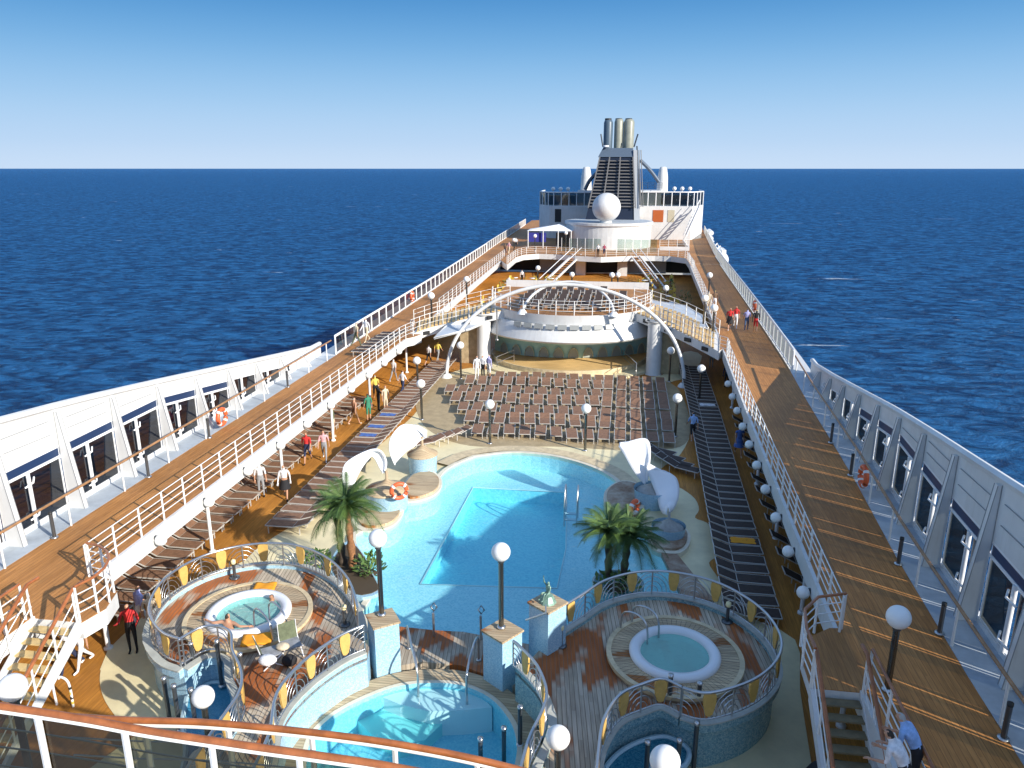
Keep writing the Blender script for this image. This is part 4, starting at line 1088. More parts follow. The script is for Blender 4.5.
# field behind the pool: six rows facing the camera, columns counted from the right
rowsY = [40.8, 42.8, 44.8, 46.85, 48.9, 50.9, 52.8]
xl = [-7.9, -9.2, -10.2, -11.0, -11.5, -11.2, -9.6]
rn = ['front row','second row','third row','fourth row','fifth row','sixth row','back row']
for r, (Y0, xs) in enumerate(zip(rowsY, xl)):
    n = int((2.9-xs)/.9)+1
    for k in range(n):
        x = 2.85-.9*k
        y = Y0-.02*(x+4)**2*.12 + random.uniform(-.05,.05) + (0 if k < 5 else .12*math.sin(k*.9+r))
        rz = random.uniform(-.03,.03)+(.10 if k > 4 else 0)
        far = k
        put_lounger('field%d' % (r % 2), MESHBR, (.02,.22)[r % 2], (x+(.18 if k > 4 else 0)*r*.2,y,.02), rz,
            'brown lounger behind the pool, %s, %s from the right' % (rn[r], nth(k)), 'brown sun loungers in rows behind the pool')
def side_row(y0, y1, xf, step, rz, key, fab, back, txt, group, z=.0, skip=()):
    y = y0; i = 0
    while y < y1:
        if i not in skip:
            put_lounger(key, fab, back, (xf(y), y, z), rz+random.uniform(-.04,.04), txt % nth(i), group)
        y += step; i += 1
side_row(27.6, 56, lambda y: -13.55-.0*y, .74, -pi/2+.0, 'leftopen', MESHBR, .3, 'brown lounger of the left poolside row, %s from the near end', 'loungers in the left poolside row')
side_row(20.6, 46, lambda y: -17.2, .78, pi/2, 'leftunder', MESHBR, .5, 'brown lounger partly under the left walkway, %s from the near end', 'loungers under the left walkway')
side_row(23.6, 57, lambda y: interp([(23,4.72),(30,4.9),(46,5.25),(57,5.35)],y), .74, pi/2, 'rightrow', MESHDK, .35, 'dark lounger in the long right row, %s from the near end', 'dark loungers in the long right row')
side_row(26, 45, lambda y: RI(y)+.95, 1.5, pi/2, 'rightunder', MESHDK, .5, 'dark lounger in the shade under the right walkway, %s from the near end', 'loungers under the right walkway')
for i, (px,py) in enumerate(((428,447),(437,444),(446,441),(455,438))):
    put_lounger('leftopen', MESHBR, .3, at(px,py,0), -.9, 'brown lounger behind the upper left sail, %s from the left' % nth(i), 'loungers behind the upper left sail')
for i, (px,py) in enumerate(((658,456),(666,462),(674,468),(682,473))):
    put_lounger('rightrow', MESHDK, .35, at(px,py,0), 1.05, 'dark lounger behind the right sails, %s from the pool' % nth(i), 'loungers behind the right sails')
for i in range(7):
    y = 46.3+i*.95; put_lounger('walk', MESHDK, .4, (-16.35+.02*i,y,3), -pi/2, 'dark lounger on the bend of the left walkway, %s from the near end' % nth(i), 'loungers on the bend of the left walkway')
# centre platform
for r in range(4):
    for k in range(9 if r < 3 else 6):
        put_lounger('plat', MESHDK, .35, (-7.6+k*.95+(1.2 if r == 3 else 0), 57.9+r*2.3, 4.4), random.uniform(-.03,.03), 'dark lounger on the platform above the stage, %s row, %s from the left' % (nth(r), nth(k)), 'dark loungers on the platform above the stage')

# ------------------------------------------------------------------ bandstand, bridge and arch
CX, CY = -4.15, 61.5
st = thing('stage', 'round wooden stage under the white canopy behind the lounger field', 'stage', (CX,59.5,0))
arc = circ((CX,60.0), 6.2, 40, pi, 2*pi)
s = MB().prism(arc+[(CX+6.2,63.6),(CX-6.2,63.6)], 0, .5); s.build('stage_floor', STAGEW, st, world=True)
s = MB(); s.wall([(x,y) for x,y in circ((CX,60.0),6.3,40,pi,2*pi)], 0, .53, .12); s.build('stage_edge', COPING, st, world=True)
cs = circ((CX,60.0), 7.4, 40, pi+.15, 2*pi-.15); MB().prism(cs, -.02, .15).build('front_step', CREAM, st, world=True)
bk = thing('stage_backdrop', 'teal curved backdrop with dark arches behind the stage', 'backdrop', (CX,63.4,.5))
bwp = [at(495,350,.5),at(507,353,.5),at(535,356.5,.5),at(571,358,.5),at(610,356.5,.5),at(638,353.5,.5),at(651,351,.5)]
bw = [(x,y) for x,y,z in spline(bwp,5)][::-1]
MB().wall(bw[::-1], .5, 3.6, .1).build('backdrop_panel', TEAL, bk, world=True)
bp_ = resample([(x,y,0) for x,y in bw], 1.15)
for k in range(1, len(bp_)-1):
    c = Vector(bp_[k])+Vector((0,-.14,.55)); tn = (Vector(bp_[k+1])-Vector(bp_[k-1])).normalized()
    vs = [c+tn*(.40*math.cos(q))+Vector((0,0,.8*math.sin(q))) for q in [pi*j/12 for j in range(13)]]
    MB().add([tuple(v) for v in vs],[tuple(range(13))]).build('arch_opening', mat('arch_dark', (.36,.40,.36), .7), bk, world=True)
    MB().tube([tuple(v+Vector((0,-.04,0))) for v in vs], .03, 5).build('arch_trim', mat('arch_trim', (.62,.66,.50), .5), bk, world=True)
cn = thing('stage_canopy', 'white curved canopy and balcony over the stage with a row of square floodlights', 'canopy', (CX,CY,2.4))
A0, A1 = pi+.05, 2*pi-.05
MB().lathe([(6.6,1.3),(6.72,2.02)],48,smooth=True,a0=A0,a1=A1,sy=1.02).build('parapet', WHITE, cn)
MB().lathe([(6.5,2.0),(6.5,1.2),(5.0,1.15)],48,a0=A0,a1=A1,sy=1.02).build('parapet_inner', WHITE, cn)
MB().lathe([(6.75,1.3),(6.9,1.25),(7.0,1.1),(7.45,.15),(7.3,.0),(6.2,.15)],48,smooth=False,a0=A0+.12,a1=A1-.12,sy=1.0).build('lower_lip', WHITE, cn)
for k in range(9):
    a = pi*1.5+(k-4)*.125-.02; x,y = 7.12*math.cos(a), 7.12*math.sin(a)
    MB().obox((x,y,1.2), .33, .05, .17, a+pi/2, -.3).build('floodlight', mat('flood_grey', (.30,.31,.30), .4), cn)
plat = thing('sun_platform', 'raised round platform above the stage holding dark loungers', 'platform', (CX,CY,4))
pc = circ((CX,CY), 6.5, 40, pi, 2*pi, 6.6)
MB().prism(pc+[(CX+6.5,68.5),(CX-6.5,68.5)], 4.0, 4.4).build('platform_floor', DECKW, plat, world=True)
MB().wall([(CX+6.4,68.5),(CX-6.4,68.5)], 4.4, 5.0, .15).build('back_wall', WHITE, plat, world=True)
fp = [(CX+6.45*math.cos(a), CY+6.55*math.sin(a), 4.4) for a in [pi+.02+(pi-.04)*k/30 for k in range(31)]]
railing('railing', 'white railing around the front of the platform above the stage', fp, step=1.3)
# side ramps with treads
for sgn, nm in ((-1,'left'),(1,'right')):
    tb = thing('bridge_stair', 'white edged wooden stair bridge from the platform down to the %s walkway' % nm, 'stairs', (CX+sgn*9,57,3))
    if sgn > 0:
        inn = [(632,311,4.4),(655,320,4.1),(680,331,3.6),(702,342,3.2),(719,351,3.0)]; out = [(634,299,4.4),(656,305,4.1),(682,314,3.6),(704,325,3.2),(719,334,3.0)]
    else:
        inn = [(508,309,4.4),(480,315,4.0),(455,321,3.6),(430,327,3.2),(411,334,3.0)]; out = [(510,298,4.4),(481,304,4.0),(456,310,3.6),(431,317,3.2),(414,323,3.0)]
    A = [(a,b,c-.05) for a,b,c in spline([at(*q) for q in inn],6)]; B = [(a,b,c-.05) for a,b,c in spline([at(*q) for q in out],6)]; inn = A
    s = MB()
    A2 = [(a,b,c-.6) for a,b,c in A]; B2 = [(a,b,c-.6) for a,b,c in B]
    s.band(A,B); s.band(A,A2); s.band(B,B2); s.band(A2,B2); s.add([A[-1],A2[-1],B2[-1],B[-1]],[(0,1,2,3)])
    s.build('stair_body', WHITE, tb, world=True)
    n = len(inn)
    for k in range(2, n-3):
        a,b,c = A[k]; a2,b2,c2 = B[k]; d = Vector((A[k+1][0]-a,A[k+1][1]-b,0))*.72; e = Vector((B[k+1][0]-a2,B[k+1][1]-b2,0))*.72
        z = max(c,c2)+.08
        s = MB(); s.add([(a,b,z),(a2,b2,z),(a2+e.x,b2+e.y,z),(a+d.x,b+d.y,z),(a,b,z-.07),(a2,b2,z-.07),(a2+e.x,b2+e.y,z-.07),(a+d.x,b+d.y,z-.07)],[(0,1,2,3),(7,6,5,4),(0,4,5,1),(1,5,6,2),(2,6,7,3),(3,7,4,0)])
        s.build('tread', STAGEW, tb, world=True)
    for k in range(4):
        q = A[4+k*5]; p = Vector((q[0]-.0*sgn,q[1]-.07,q[2]-.3)); MB().obox(p,.3,.06,.13,-sgn*.9).build('vent_lamp', DARK, tb, world=True)
    railing('railing', 'white railing on the front edge of the %s stair bridge' % nm, [(a,b,c+.05) for a,b,c in A], step=1.0, bars=(.35,.7,1.05))
    railing('railing', 'white railing on the rear edge of the %s stair bridge' % nm, [(a,b,c+.05) for a,b,c in B], step=1.2, bars=(.35,.7,1.05))
# landing pieces joining bridge and walkways
for nm, poly in (('left',[(-15.5,51.5),(-14.9,52.4),(-14.6,53.4),tuple(at(411,334,3)[:2]),tuple(at(414,323,3)[:2]),(-15.7,62),(-16.5,62),(-16.5,51.5)]),('right',[(6.9,51),(6.9,52.0),tuple(at(719,351,3)[:2]),tuple(at(719,334,3)[:2]),(7.3,60),(7.8,60),(7.5,51)])):
    t = thing('walkway_landing', 'white edged landing where the bridge meets the %s walkway' % nm, 'landing', (poly[0][0],poly[0][1],2.4))
    p = poly if area(poly)>0 else poly[::-1]
    MB().prism(p, 2.38, 2.99).build('landing_slab', WHITE, t, world=True); MB().prism(p, 2.99, 3.004, bottom=False).build('landing_boards', DECKW, t, world=True)
# flat awnings behind the bridge
for nm, px in (('left',[(434,338),(445,327),(462,314),(480,307),(506,303),(496,318),(470,329)]),('right',[(634,297),(655,301),(686,306),(702,316),(708,328),(690,326),(665,315)])):
    p = atl(px, 3.3); p = p if area(p)>0 else p[::-1]
    t = thing('flat_awning', 'flat pale grey awning between the bridge and the %s walkway' % nm, 'awning', (p[0][0],p[0][1],3.2))
    MB().prism(p, 3.2, 3.32).build('awning_panel', mat('awning_grey', (.52,.56,.60), .45, noise=.08, nscale=.5), t, world=True)
    MB().tube([(x,y,3.3) for x,y in p], .07, 6, closed=True).build('awning_edge', WHITE, t, world=True)
# stage pillars
for nm, px in (('left',(484,364)),('right',(653,374))):
    x,y,_ = at(*px,0); t = thing('round_pillar', 'thick round white pillar at the %s side of the stage' % nm, 'pillar', (x,y,0))
    MB().lathe([(.62,0),(.55,.1),(.55,3.9)],20).build('shaft', WHITE, t); MB().lathe([(.55,3.9),(.75,4.0),(.75,4.1)],20).build('capital', WHITE, t)
    MB().box((.55 if px[0]>600 else -1.9),(1.9 if px[0]>600 else -.55),.1,.25,0,3.3).build('side_panel', mat('side_panel_tan', (.42,.33,.20), .6, noise=.2), t)
for nm, a,b in (('left',(497,369),(514,362)),('right',(622,362),(636,376))):
    p = at(*a,0); q = at(*b,.5); t = thing('step_handrail', 'thin steel handrail up to the stage, %s side' % nm, 'handrail', p)
    MB().tube([p,(p[0],p[1],.95),(q[0],q[1],1.45),(q[0],q[1],.5)], .03, 6).build('tube', STEEL, t, world=True); MB().tube([(p[0],p[1],.5),(q[0],q[1],1.0)], .02, 6).build('mid_bar', STEEL, t, world=True)
# white arch
ar = thing('arch', 'big slender white arch spanning the bandstand from the lounger field', 'arch', (-4.3,53.5,0))
pts = []
for k in range(49):
    a = pi*k/48; pts.append((-4.05+8.55*math.cos(a), 52.6+1.8*math.sin(a), 6.75*math.sin(a)**.9 if math.sin(a)>0 else 0))
MB().tube(pts, .135, 12).build('arch_tube', WHITE, ar, world=True)
for x,y,z in (pts[0],pts[-1]): MB().lathe([(.45,0),(.4,.1),(.22,.3)],14,(x,y,0)).build('arch_foot', WHITE2, ar, world=True)
ar = thing('arch', 'smaller white arch rising from the balcony behind the big arch', 'arch', (-4.3,57,4.4))
pts = [(-4.0+3.4*math.cos(pi*k/32), 55.7+.0*k+2.6*math.sin(pi*k/32), 4.3+2.1*math.sin(pi*k/32)) for k in range(33)]
MB().tube(pts, .10, 10).build('arch_tube', WHITE, ar, world=True)
for x,y,z in (pts[0],pts[-1]): MB().lathe([(.4,0),(.32,.15),(.16,.35)],14,(x,y,4.3)).build('arch_foot', WHITE2, ar, world=True)

# ------------------------------------------------------------------ left and right stairs in the foreground
def stairs(label, x0, x1, ytop, z1, z0, n, side, m_tread):
    t = thing('staircase', label, 'stairs', ((x0+x1)/2, ytop, z0)); dz = (z1-z0)/n; dy = .285
    for k in range(1, n):
        MB().box(x0+.05,x1-.05,ytop-dy*k-.02,ytop-dy*(k-1)-.05,z1-dz*k-.045,z1-dz*k).build('tread', m_tread, t, world=True)
    yb = ytop-dy*n
    for x in (x0,x1):
        s = MB(); w_ = .05
        s.add([(x-w_,ytop,z1+.06),(x+w_,ytop,z1+.06),(x+w_,ytop,z1-.34),(x-w_,ytop,z1-.34),(x-w_,yb,z0+.1),(x+w_,yb,z0+.1),(x+w_,yb,z0),(x-w_,yb,z0)],[(0,1,5,4),(1,2,6,5),(2,3,7,6),(3,0,4,7),(0,3,2,1),(4,5,6,7)])
        s.build('stringer', WHITE, t, world=True)
        for k in range(0, n+1, 3):
            y = ytop-dy*k-.05; z = z1-dz*k; MB().tube([(x,y,z),(x,y,z+1.0)], .03, 6).build('post', RAILW, t, world=True)
        for h in (.35,.68): MB().tube([(x,ytop,z1+h),(x,yb,z0+h)], .016, 5).build('bar', RAILW, t, world=True)
        MB().tube([(x,ytop+.4,z1+1.0),(x,ytop,z1+1.02),(x,yb,z0+1.02)], .05, 8).build('handrail', HANDWOOD, t, world=True)
    return t
stairs('left staircase with pale wooden treads going down from the left walkway', -15.55, -14.2, 16.1, 3, 0, 16, -1, mat('tread_sand', (.60,.44,.20), .6, noise=.15))
stairs('right staircase with dark treads going down from the right landing', 4.78, 5.9, 16.15, 3, 0, 16, 1, mat('tread_dark', (.20,.16,.09), .6, noise=.2))
lnd = [(4.75,16.15),(4.78,17.3),(5.1,18.2),(5.8,18.75),(6.2,18.8),(6.2,15.9),(5.95,16.15)]
t = thing('stair_landing', 'rounded wooden landing at the top of the right staircase', 'landing', (5.5,17,2.6))
p = lnd if area(lnd)>0 else lnd[::-1]; MB().prism(p,2.7,2.985).build('landing_slab', WHITE, t, world=True); MB().prism(p,2.985,3.006,bottom=False).build('landing_boards', DECKW, t, world=True)
rp = spline([(4.75,16.15,3),(4.75,17.3,3),(5.05,18.2,3),(5.75,18.72,3),(6.1,18.75,3)],4)
railing('landing_railing', 'white railing with wooden handrail round the right stair landing', rp, step=.9, bars=(.28,.55,.82), top=HANDWOOD, h=1.05)
lp = spline([(-14.15,16.1,3),(-13.95,16.8,3),(-14.2,17.6,3),(-14.8,18.2,3),(-15.5,18.4,3)],4)
railing('landing_railing', 'white railing with wooden handrail round the left stair landing', lp, step=.55, bars=(.28,.55,.82), top=HANDWOOD, h=1.05)
lnd = [(-15.6,16.1),(-14.1,16.1),(-13.9,16.8),(-14.15,17.65),(-14.8,18.25),(-15.62,18.5)]
t = thing('stair_landing', 'rounded wooden landing at the top of the left staircase', 'landing', (-14.9,17,2.6))
p = lnd if area(lnd)>0 else lnd[::-1]; MB().prism(p,2.5,2.985).build('landing_slab', WHITE, t, world=True); MB().prism(p,2.985,3.006,bottom=False).build('landing_boards', DECKW, t, world=True)
wl = [(-19.4,10),(-15.6,10),(-15.6,16.12),(-19.4,16.12)]
t = thing('walkway_end', 'near end of the left walkway beside the stairs', 'walkway', (-17.5,13,2.5)); MB().prism([(-19.4,12.5),(-15.62,14.6),(-15.62,16.12),(-19.4,16.12)],2.5,2.99).build('slab', WHITE, t, world=True); MB().prism([(-19.4,12.5),(-15.62,14.6),(-15.62,16.12),(-19.4,16.12)],2.99,3.003,bottom=False).build('boards', DECKW, t, world=True)
railing('railing', 'white railing with wooden handrail at the near end of the left walkway', [(-15.7,14.6,3),(-15.7,16.0,3)], step=.7, top=HANDWOOD)
# right inner railing continues beside the staircase
railing('railing', 'white railing on the right walkway beside the staircase opening', [(6.05,8,3),(6.05,16.3,3)], step=1.3, top=HANDWOOD)
# yellow and black hand hoop by the left stairs
x,y,_ = at(60,705,0)
t = thing('safety_hoop', 'small white hoop with yellow and black stripes at the foot of the left stairs', 'barrier', (x,y,0))
MB().tube(spline([(-.1,0,0),(-.1,0,.7),(.1,0,.95),(.4,0,.8),(.42,0,0)],5), .035, 8).build('tube', WHITE2, t)
for k in range(4): MB().tube([(.42,0,.1+.16*k),(.42,0,.18+.16*k)], .042, 8).build('stripe', BLACKR if k%2 else YELCH, t)

# ------------------------------------------------------------------ foreground railings of the forward deck
def front_rail(label, px, zc, h, glass, extra):
    pts = []
    for x,y in px:
        a = (x-512)/F_PX; b = (384-y)/F_PX
        pts.append(tuple((0,0,CAMH)[i]+zc*(FW[i]+a*RT[i]+b*UP[i]) for i in range(3)))
    z = sum(p[2] for p in pts)/len(pts); 
    pts = [(p[0],p[1],p[2]) for p in pts]; pts = spline(pts, 5); t = thing('front_railing', label, 'railing', (pts[0][0],pts[0][1],pts[0][2]-h))
    MB().tube(pts, .045, 10).build('handrail', HANDWOOD, t, world=True)
    MB().tube([(a,b-.0,c-.075) for a,b,c in pts], .03, 6).build('top_bar', RAILW, t, world=True)
    st_ = resample(pts, extra)
    for p in st_[1:-1]:
        MB().tube([(p[0],p[1],p[2]-h),(p[0],p[1],p[2]-.08)], .04, 6, smooth=False).build('post', RAILW, t, world=True)
    for q in (.42,.7,.98):
        if q < h: MB().tube([(a,b+.1,c-q) for a,b,c in pts], .012, 5).build('bar', STEEL, t, world=True)
    if glass:
        for a,b in zip(st_, st_[1:]):
            MB().add([(a[0],a[1]+.04,a[2]-h),(b[0],b[1]+.04,b[2]-h),(b[0],b[1]+.04,b[2]-.14),(a[0],a[1]+.04,a[2]-.14)],[(0,1,2,3)]).build('smoked_pane', GFRONT, t, world=True)
front_rail('nearest railing: reddish wooden handrail over white posts and smoked glass, bottom left', [(-140,693),(-40,702),(0,706),(85,719),(150,731),(250,746),(330,757),(400,768),(560,800)], 9, 1.15, True, 1.0)
front_rail('second reddish wooden handrail on white posts, bottom left, just beyond the nearest one', [(60,716),(130,720),(200,722),(270,728),(350,737),(420,748),(480,760),(540,775),(640,800)], 9.9, .75, False, 1.05)
fd = thing('forward_deck', 'forward deck edge below the foreground railings', 'deck', (-3,4,7))
MB().prism([(-12,-6),(9,-6),(9,5.2),(4,6.2),(0,6.9),(-3,6.9),(-6,6.6),(-8.6,6.0),(-12,5.2)], 6.7, 6.9).build('deck_slab', WHITE, fd, world=True)
# ------------------------------------------------------------------ aft part of the ship
deck2 = atl([(486,277),(507,265),(516,257.5),(524,255),(539,254),(556,254.5),(575,256),(601,257.3),(635,256),(655,256),(671,256.5),(686,258.5),(694,270),(704,290)], 3)
d2 = [(x,y) for x,y in deck2]
d2[0] = (LI(100)+.1, 100); d2[-1] = (RI(100)-.1, 100)
far = [(RO(100)+.3,100),(RO(112)+.3,112),(RO(130)+.3,130),(RO(180)+.3,180),(-4,190),(LO(180)-.2,180),(LO(112)-.2,112),(LO(100)-.2,100)]
p = d2+far; p = p if area(p)>0 else p[::-1]
t = thing('rear_deck', 'broad rear sun deck with white front edge under the radome', 'deck', (-4,112,2.4))
MB().prism(p, 2.3, 3.02).build('deck_slab', WHITE, t, world=True)
struct('rear_deck_boards', MB().prism(p, 3.02, 3.035, bottom=False), DECKW)
railing('railing', 'white railing along the front edge of the rear deck', [(x,y,3.03) for x,y in resample(d2[1:-1],1.5)], step=1.5)
def box3(t, name, px0, px1, Y, z0, z1, dep, m_):
    a = onY(px0, 250, Y)[0]; b = onY(px1, 250, Y)[0]
    MB().box(a,b,Y,Y+dep,z0,z1).build(name, m_, t, world=True)
t = thing('deck_house_front', 'white piers and dark opening under the middle of the rear deck', 'building', (-3,108,0))
box3(t,'pier',576,586,109.5,0,2.35,2,WHITE); box3(t,'pier',618,628,109.5,0,2.35,2,WHITE)
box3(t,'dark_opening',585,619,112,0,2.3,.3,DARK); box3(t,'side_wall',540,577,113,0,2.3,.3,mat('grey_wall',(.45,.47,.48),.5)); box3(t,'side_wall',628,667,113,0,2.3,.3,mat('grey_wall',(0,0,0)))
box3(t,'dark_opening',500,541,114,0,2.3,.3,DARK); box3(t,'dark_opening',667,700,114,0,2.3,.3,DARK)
MB().tube([onY(586,273,109.3),onY(618,273,109.3)], .05, 5).build('handrail', STEEL, t, world=True)
# stairs up to the rear deck
for nm, a, b in (('left',(544,284),(577,255)),('right',(661,286),(635,257))):
    t = thing('rear_stair', 'long white open staircase up to the rear deck, %s side' % nm, 'stairs', (0,100,0))
    t.location = onY(a[0],a[1],98)
    P0 = Vector(onY(a[0],a[1],98)); P0.z = 0; P1 = Vector(onY(b[0],b[1],108.6)); P1.z = 3.0
    for off in (-.6,.6):
        MB().tube([P0+Vector((off,0,0)),P1+Vector((off,0,0))], .14, 4, smooth=False).build('stringer', WHITE, t, world=True)
        MB().tube([P0+Vector((off,0,1)),P1+Vector((off,0,1))], .05, 5).build('handrail', WHITE2, t, world=True)
    for k in range(1,15):
        q = P0.lerp(P1,k/15); MB().box(q.x-.6,q.x+.6,q.y-.2,q.y+.2,q.z-.03,q.z+.03).build('tread', DECKW, t, world=True)
# round deck house, radome
cxh = onY(608,240,121)[0]
t = thing('round_deck_house', 'big round white deck house below the funnel', 'building', (cxh,122,3))
MB().lathe([(6.6,0),(6.6,3.4),(6.85,3.5),(6.85,3.85),(6.5,3.9),(.001,3.9)],56,smooth=False).build('drum_wall', WHITE, t)
MB().lathe([(6.3,3.92),(.001,3.93)],40).build('roof_floor', GREYP, t)
for k,px in enumerate((590,597,604)): pass
t2 = thing('radome', 'large white radar dome in front of the funnel', 'radome', onY(606,222,117))
t2.location.z = 6.6
MB().lathe([(.95,0),(.85,.6),(1.05,1.0)],20).build('pedestal', WHITE, t2); MB().sphere((0,0,2.55), 2.12, 36, 24).build('dome', WHITE, t2)
# glass screens and chairs in front of the deck house
t = thing('wind_screen_row', 'row of clear glass screens with white posts before the round deck house', 'windscreen', (cxh,112.4,3.03))
for k in range(12):
    if k in (5,6): continue
    x = cxh-6.5+k*1.15; MB().box(x,x+1.05,112.6,112.62,3.1,4.9).build('glass_pane', GCLEAR, t, world=True); MB().box(x-.06,x,112.55,112.65,3.03,5.0).build('post', WHITE2, t, world=True)
# funnel
fx = onY(613,222,126)[0]; FY = 124.0
def fpx(px, py, Y): return onY(px, py, Y)
t = thing('funnel', 'tall dark navy funnel with louvred front and three exhaust pipes', 'funnel', (fx,FY,7.4))
def frustum(b, m_, nm, y0s, y1s):
    """b = (pxL_bottom,pxR_bottom,py_bottom, pxL_top,pxR_top,py_top); y0s/y1s depth front-back at bottom and top"""
    a0 = fpx(b[0],b[2],y0s[0]); a1 = fpx(b[1],b[2],y0s[0]); c0 = fpx(b[3],b[5],y1s[0]); c1 = fpx(b[4],b[5],y1s[0])
    vs = [a0,a1,(a1[0]*1.0,y0s[1],a1[2]),(a0[0],y0s[1],a0[2]),c0,c1,(c1[0],y1s[1],c1[2]),(c0[0],y1s[1],c0[2])]
    MB().add(vs,[(0,3,2,1),(4,5,6,7),(0,1,5,4),(1,2,6,5),(2,3,7,6),(3,0,4,7)]).build(nm, m_, t, world=True)
    return vs
V = frustum((585,636,222,600,633,157), FUNNEL, 'casing', (FY,FY+10), (FY+2.2,FY+8))
frustum((598,634,157,603,633,148), FUNGREY, 'top_platform', (FY+2,FY+8.5), (FY+2.5,FY+8))
frustum((634,640,221,633.5,637,150), mat('funnel_side_grey',(.42,.44,.46),.4), 'side_panel', (FY-.1,FY+10), (FY+2.1,FY+8.5))
A0 = Vector(V[0]); A1 = Vector(V[1]); C0 = Vector(V[4]); C1 = Vector(V[5])
for k in range(15):
    u = .24+.05*k; L0 = A0.lerp(C0,u); L1 = A1.lerp(C1,u); d = L1-L0
    MB().obox(tuple((L0+L1)/2+Vector((0,-.28,0))), d.length/2*.96, .12, .03, 0, .5).build('louvre', LOUVER, t, world=True)
for u in (0.0,.3,.62,1.0):
    p0 = A0.lerp(A1,u)*.78+C0.lerp(C1,u)*.22; p1 = C0.lerp(C1,u)
    MB().tube([p0+Vector((0,-.62,0)),p1+Vector((0,-.6,0))], .13, 4, smooth=False).build('rib', LOUVER, t, world=True)
for px, r, top in ((607.5,.72,119.5),(618,.72,118.5),(628,.85,119)):
    a = fpx(px, 152, FY+5); b = fpx(px+.8, top, FY+5); s = MB()
    s.lathe([(r,0),(r,b[2]-a[2]-.5),(r*.8,b[2]-a[2]-.1),(r*.4,b[2]-a[2]),(.001,b[2]-a[2])],18,(a[0],a[1],a[2])); s.build('exhaust_pipe', PIPE if px > 610 else PIPEB, t, world=True)
q = fpx(606,147,FY+2); MB().lathe([(.45,0),(.45,.25),(.2,.26),(.001,.2)],14,(q[0],q[1],q[2])).build('searchlight', WHITE2, t, world=True)
for a,b in (((603,147),(601,134)),((634,147),(638,134)),((640,205),(637,146)),((637,200),(636,150))):
    MB().tube([fpx(*a,FY+3),fpx(*b,FY+3)], .12, 5).build('mast', DSTEEL, t, world=True)
for sg,(a,b,c) in ((-1,((598,172),(590,180),(585,190))),(1,((640,160),(650,170),(659,182)))):
    MB().tube(spline([fpx(*a,FY+6),fpx(*b,FY+6),fpx(*c,FY+6)],4), .3, 6).build('brace', FUNGREY, t, world=True)
# antenna domes / white towers beside the funnel
for nm, px, top in (('left',(586,190),167),('right',(662,192),167)):
    a = onY(px[0],px[1],142); b = onY(px[0]+(1 if nm=='left' else 0), top, 142); h = b[2]-a[2]
    t = thing('vent_tower', 'white rounded tower on the %s of the funnel' % nm, 'tower', a)
    MB().lathe([(1.0,0),(.9,h*.6),(.7,h*.9),(.5,h),(.001,h+.05)],20).build('shell', WHITE, t); MB().lathe([(1.3,-.2),(1.35,0)],20).build('base_ring', WHITE2, t)
# aft houses
def house(label, pxs, Y, ztop, dep, wins, band_y):
    a = onY(pxs[0],200,Y)[0]; b = onY(pxs[1],200,Y)[0]
    t = thing('rear_house', label, 'building', ((a+b)/2,Y,3))
    zt = onY(pxs[0],ztop,Y)[2]
    MB().box(a,b,Y,Y+dep,3.03,zt).build('wall', WHITE, t, world=True)
    MB().box(a-.3,b+.3,Y-.4,Y+dep,zt,zt+.25).build('roof', WHITE2, t, world=True)
    for x0,x1,y0,y1,m_ in wins:
        p = onY(x0,y0,Y); q = onY(x1,y1,Y)
        MB().box(p[0],q[0],Y-.06,Y-.003,q[2],p[2]).build('window' if m_ is not DOORM else 'door', m_, t, world=True)
    return t
DOORM = mat('orange_door', (.42,.10,.02), .5)
BROWNG = mat('bronze_glass', (.10,.08,.05), .15)
def rear_block(label, px0, px1, pyw, side, Y, door):
    a = onY(px0,200,Y)[0]; b = onY(px1,200,Y)[0]; zt = onY(px0,pyw,Y)[2]; zg = zt+2.3
    t = thing('rear_house', label, 'building', ((a+b)/2,Y,3))
    o = (a if side < 0 else b); i_ = (b if side < 0 else a); sl = -side
    # wall with a cut corner on the outer side
    poly = [(i_,Y),(o+sl*2.2,Y),(o,Y+4),(o,Y+14),(i_,Y+14)]
    p = poly if area(poly)>0 else poly[::-1]
    MB().prism(p, 3.03, zt).build('wall', WHITE, t, world=True)
    e_ = [(i_,Y+.1),(o+sl*2.2,Y+.1),(o+sl*.1,Y+4),(o+sl*.1,Y+12)]
    pts = resample([(x,y,0) for x,y in e_], 1.35)
    for k,(x,y,_) in enumerate(pts):
        MB().tube([(x,y,zt),(x,y,zg)], .09, 5).build('screen_post', WHITE2, t, world=True)
    MB().tube([(x,y,zg) for x,y,_ in pts], .12, 5).build('top_rail', WHITE2, t, world=True)
    for u,v in zip(pts, pts[1:]):
        MB().add([(u[0],u[1],zt+.1),(v[0],v[1],zt+.1),(v[0],v[1],zg-.1),(u[0],u[1],zg-.1)],[(0,1,2,3)]).build('bronze_pane', GTINT, t, world=True)
    MB().box(min(i_,o)+1,max(i_,o)-1,Y+7,Y+9,zt,zt+1.6).build('dark_seats', BROWNG, t, world=True)
    for x0,x1,y0,y1,m_ in door:
        p_ = onY(x0,y0,Y); q = onY(x1,y1,Y); MB().box(p_[0],q[0],Y-.06,Y-.003,q[2],p_[2]).build('door', m_, t, world=True)
    for k in range(3):
        x = o+sl*(2.5+k*1.3); MB().sphere((x,Y+3,zg+.5), .35, 12, 8).build('dome', WHITE2, t, world=True); MB().tube([(x,Y+3,zg-.1),(x,Y+3,zg+.2)], .08, 5).build('dome_stem', WHITE2, t, world=True)
    return t
rear_block('pale rear deck block with bronze glass screen on top, left of the funnel', 537, 592, 206, -1, 134, [(555,561,209,222,DARK)])
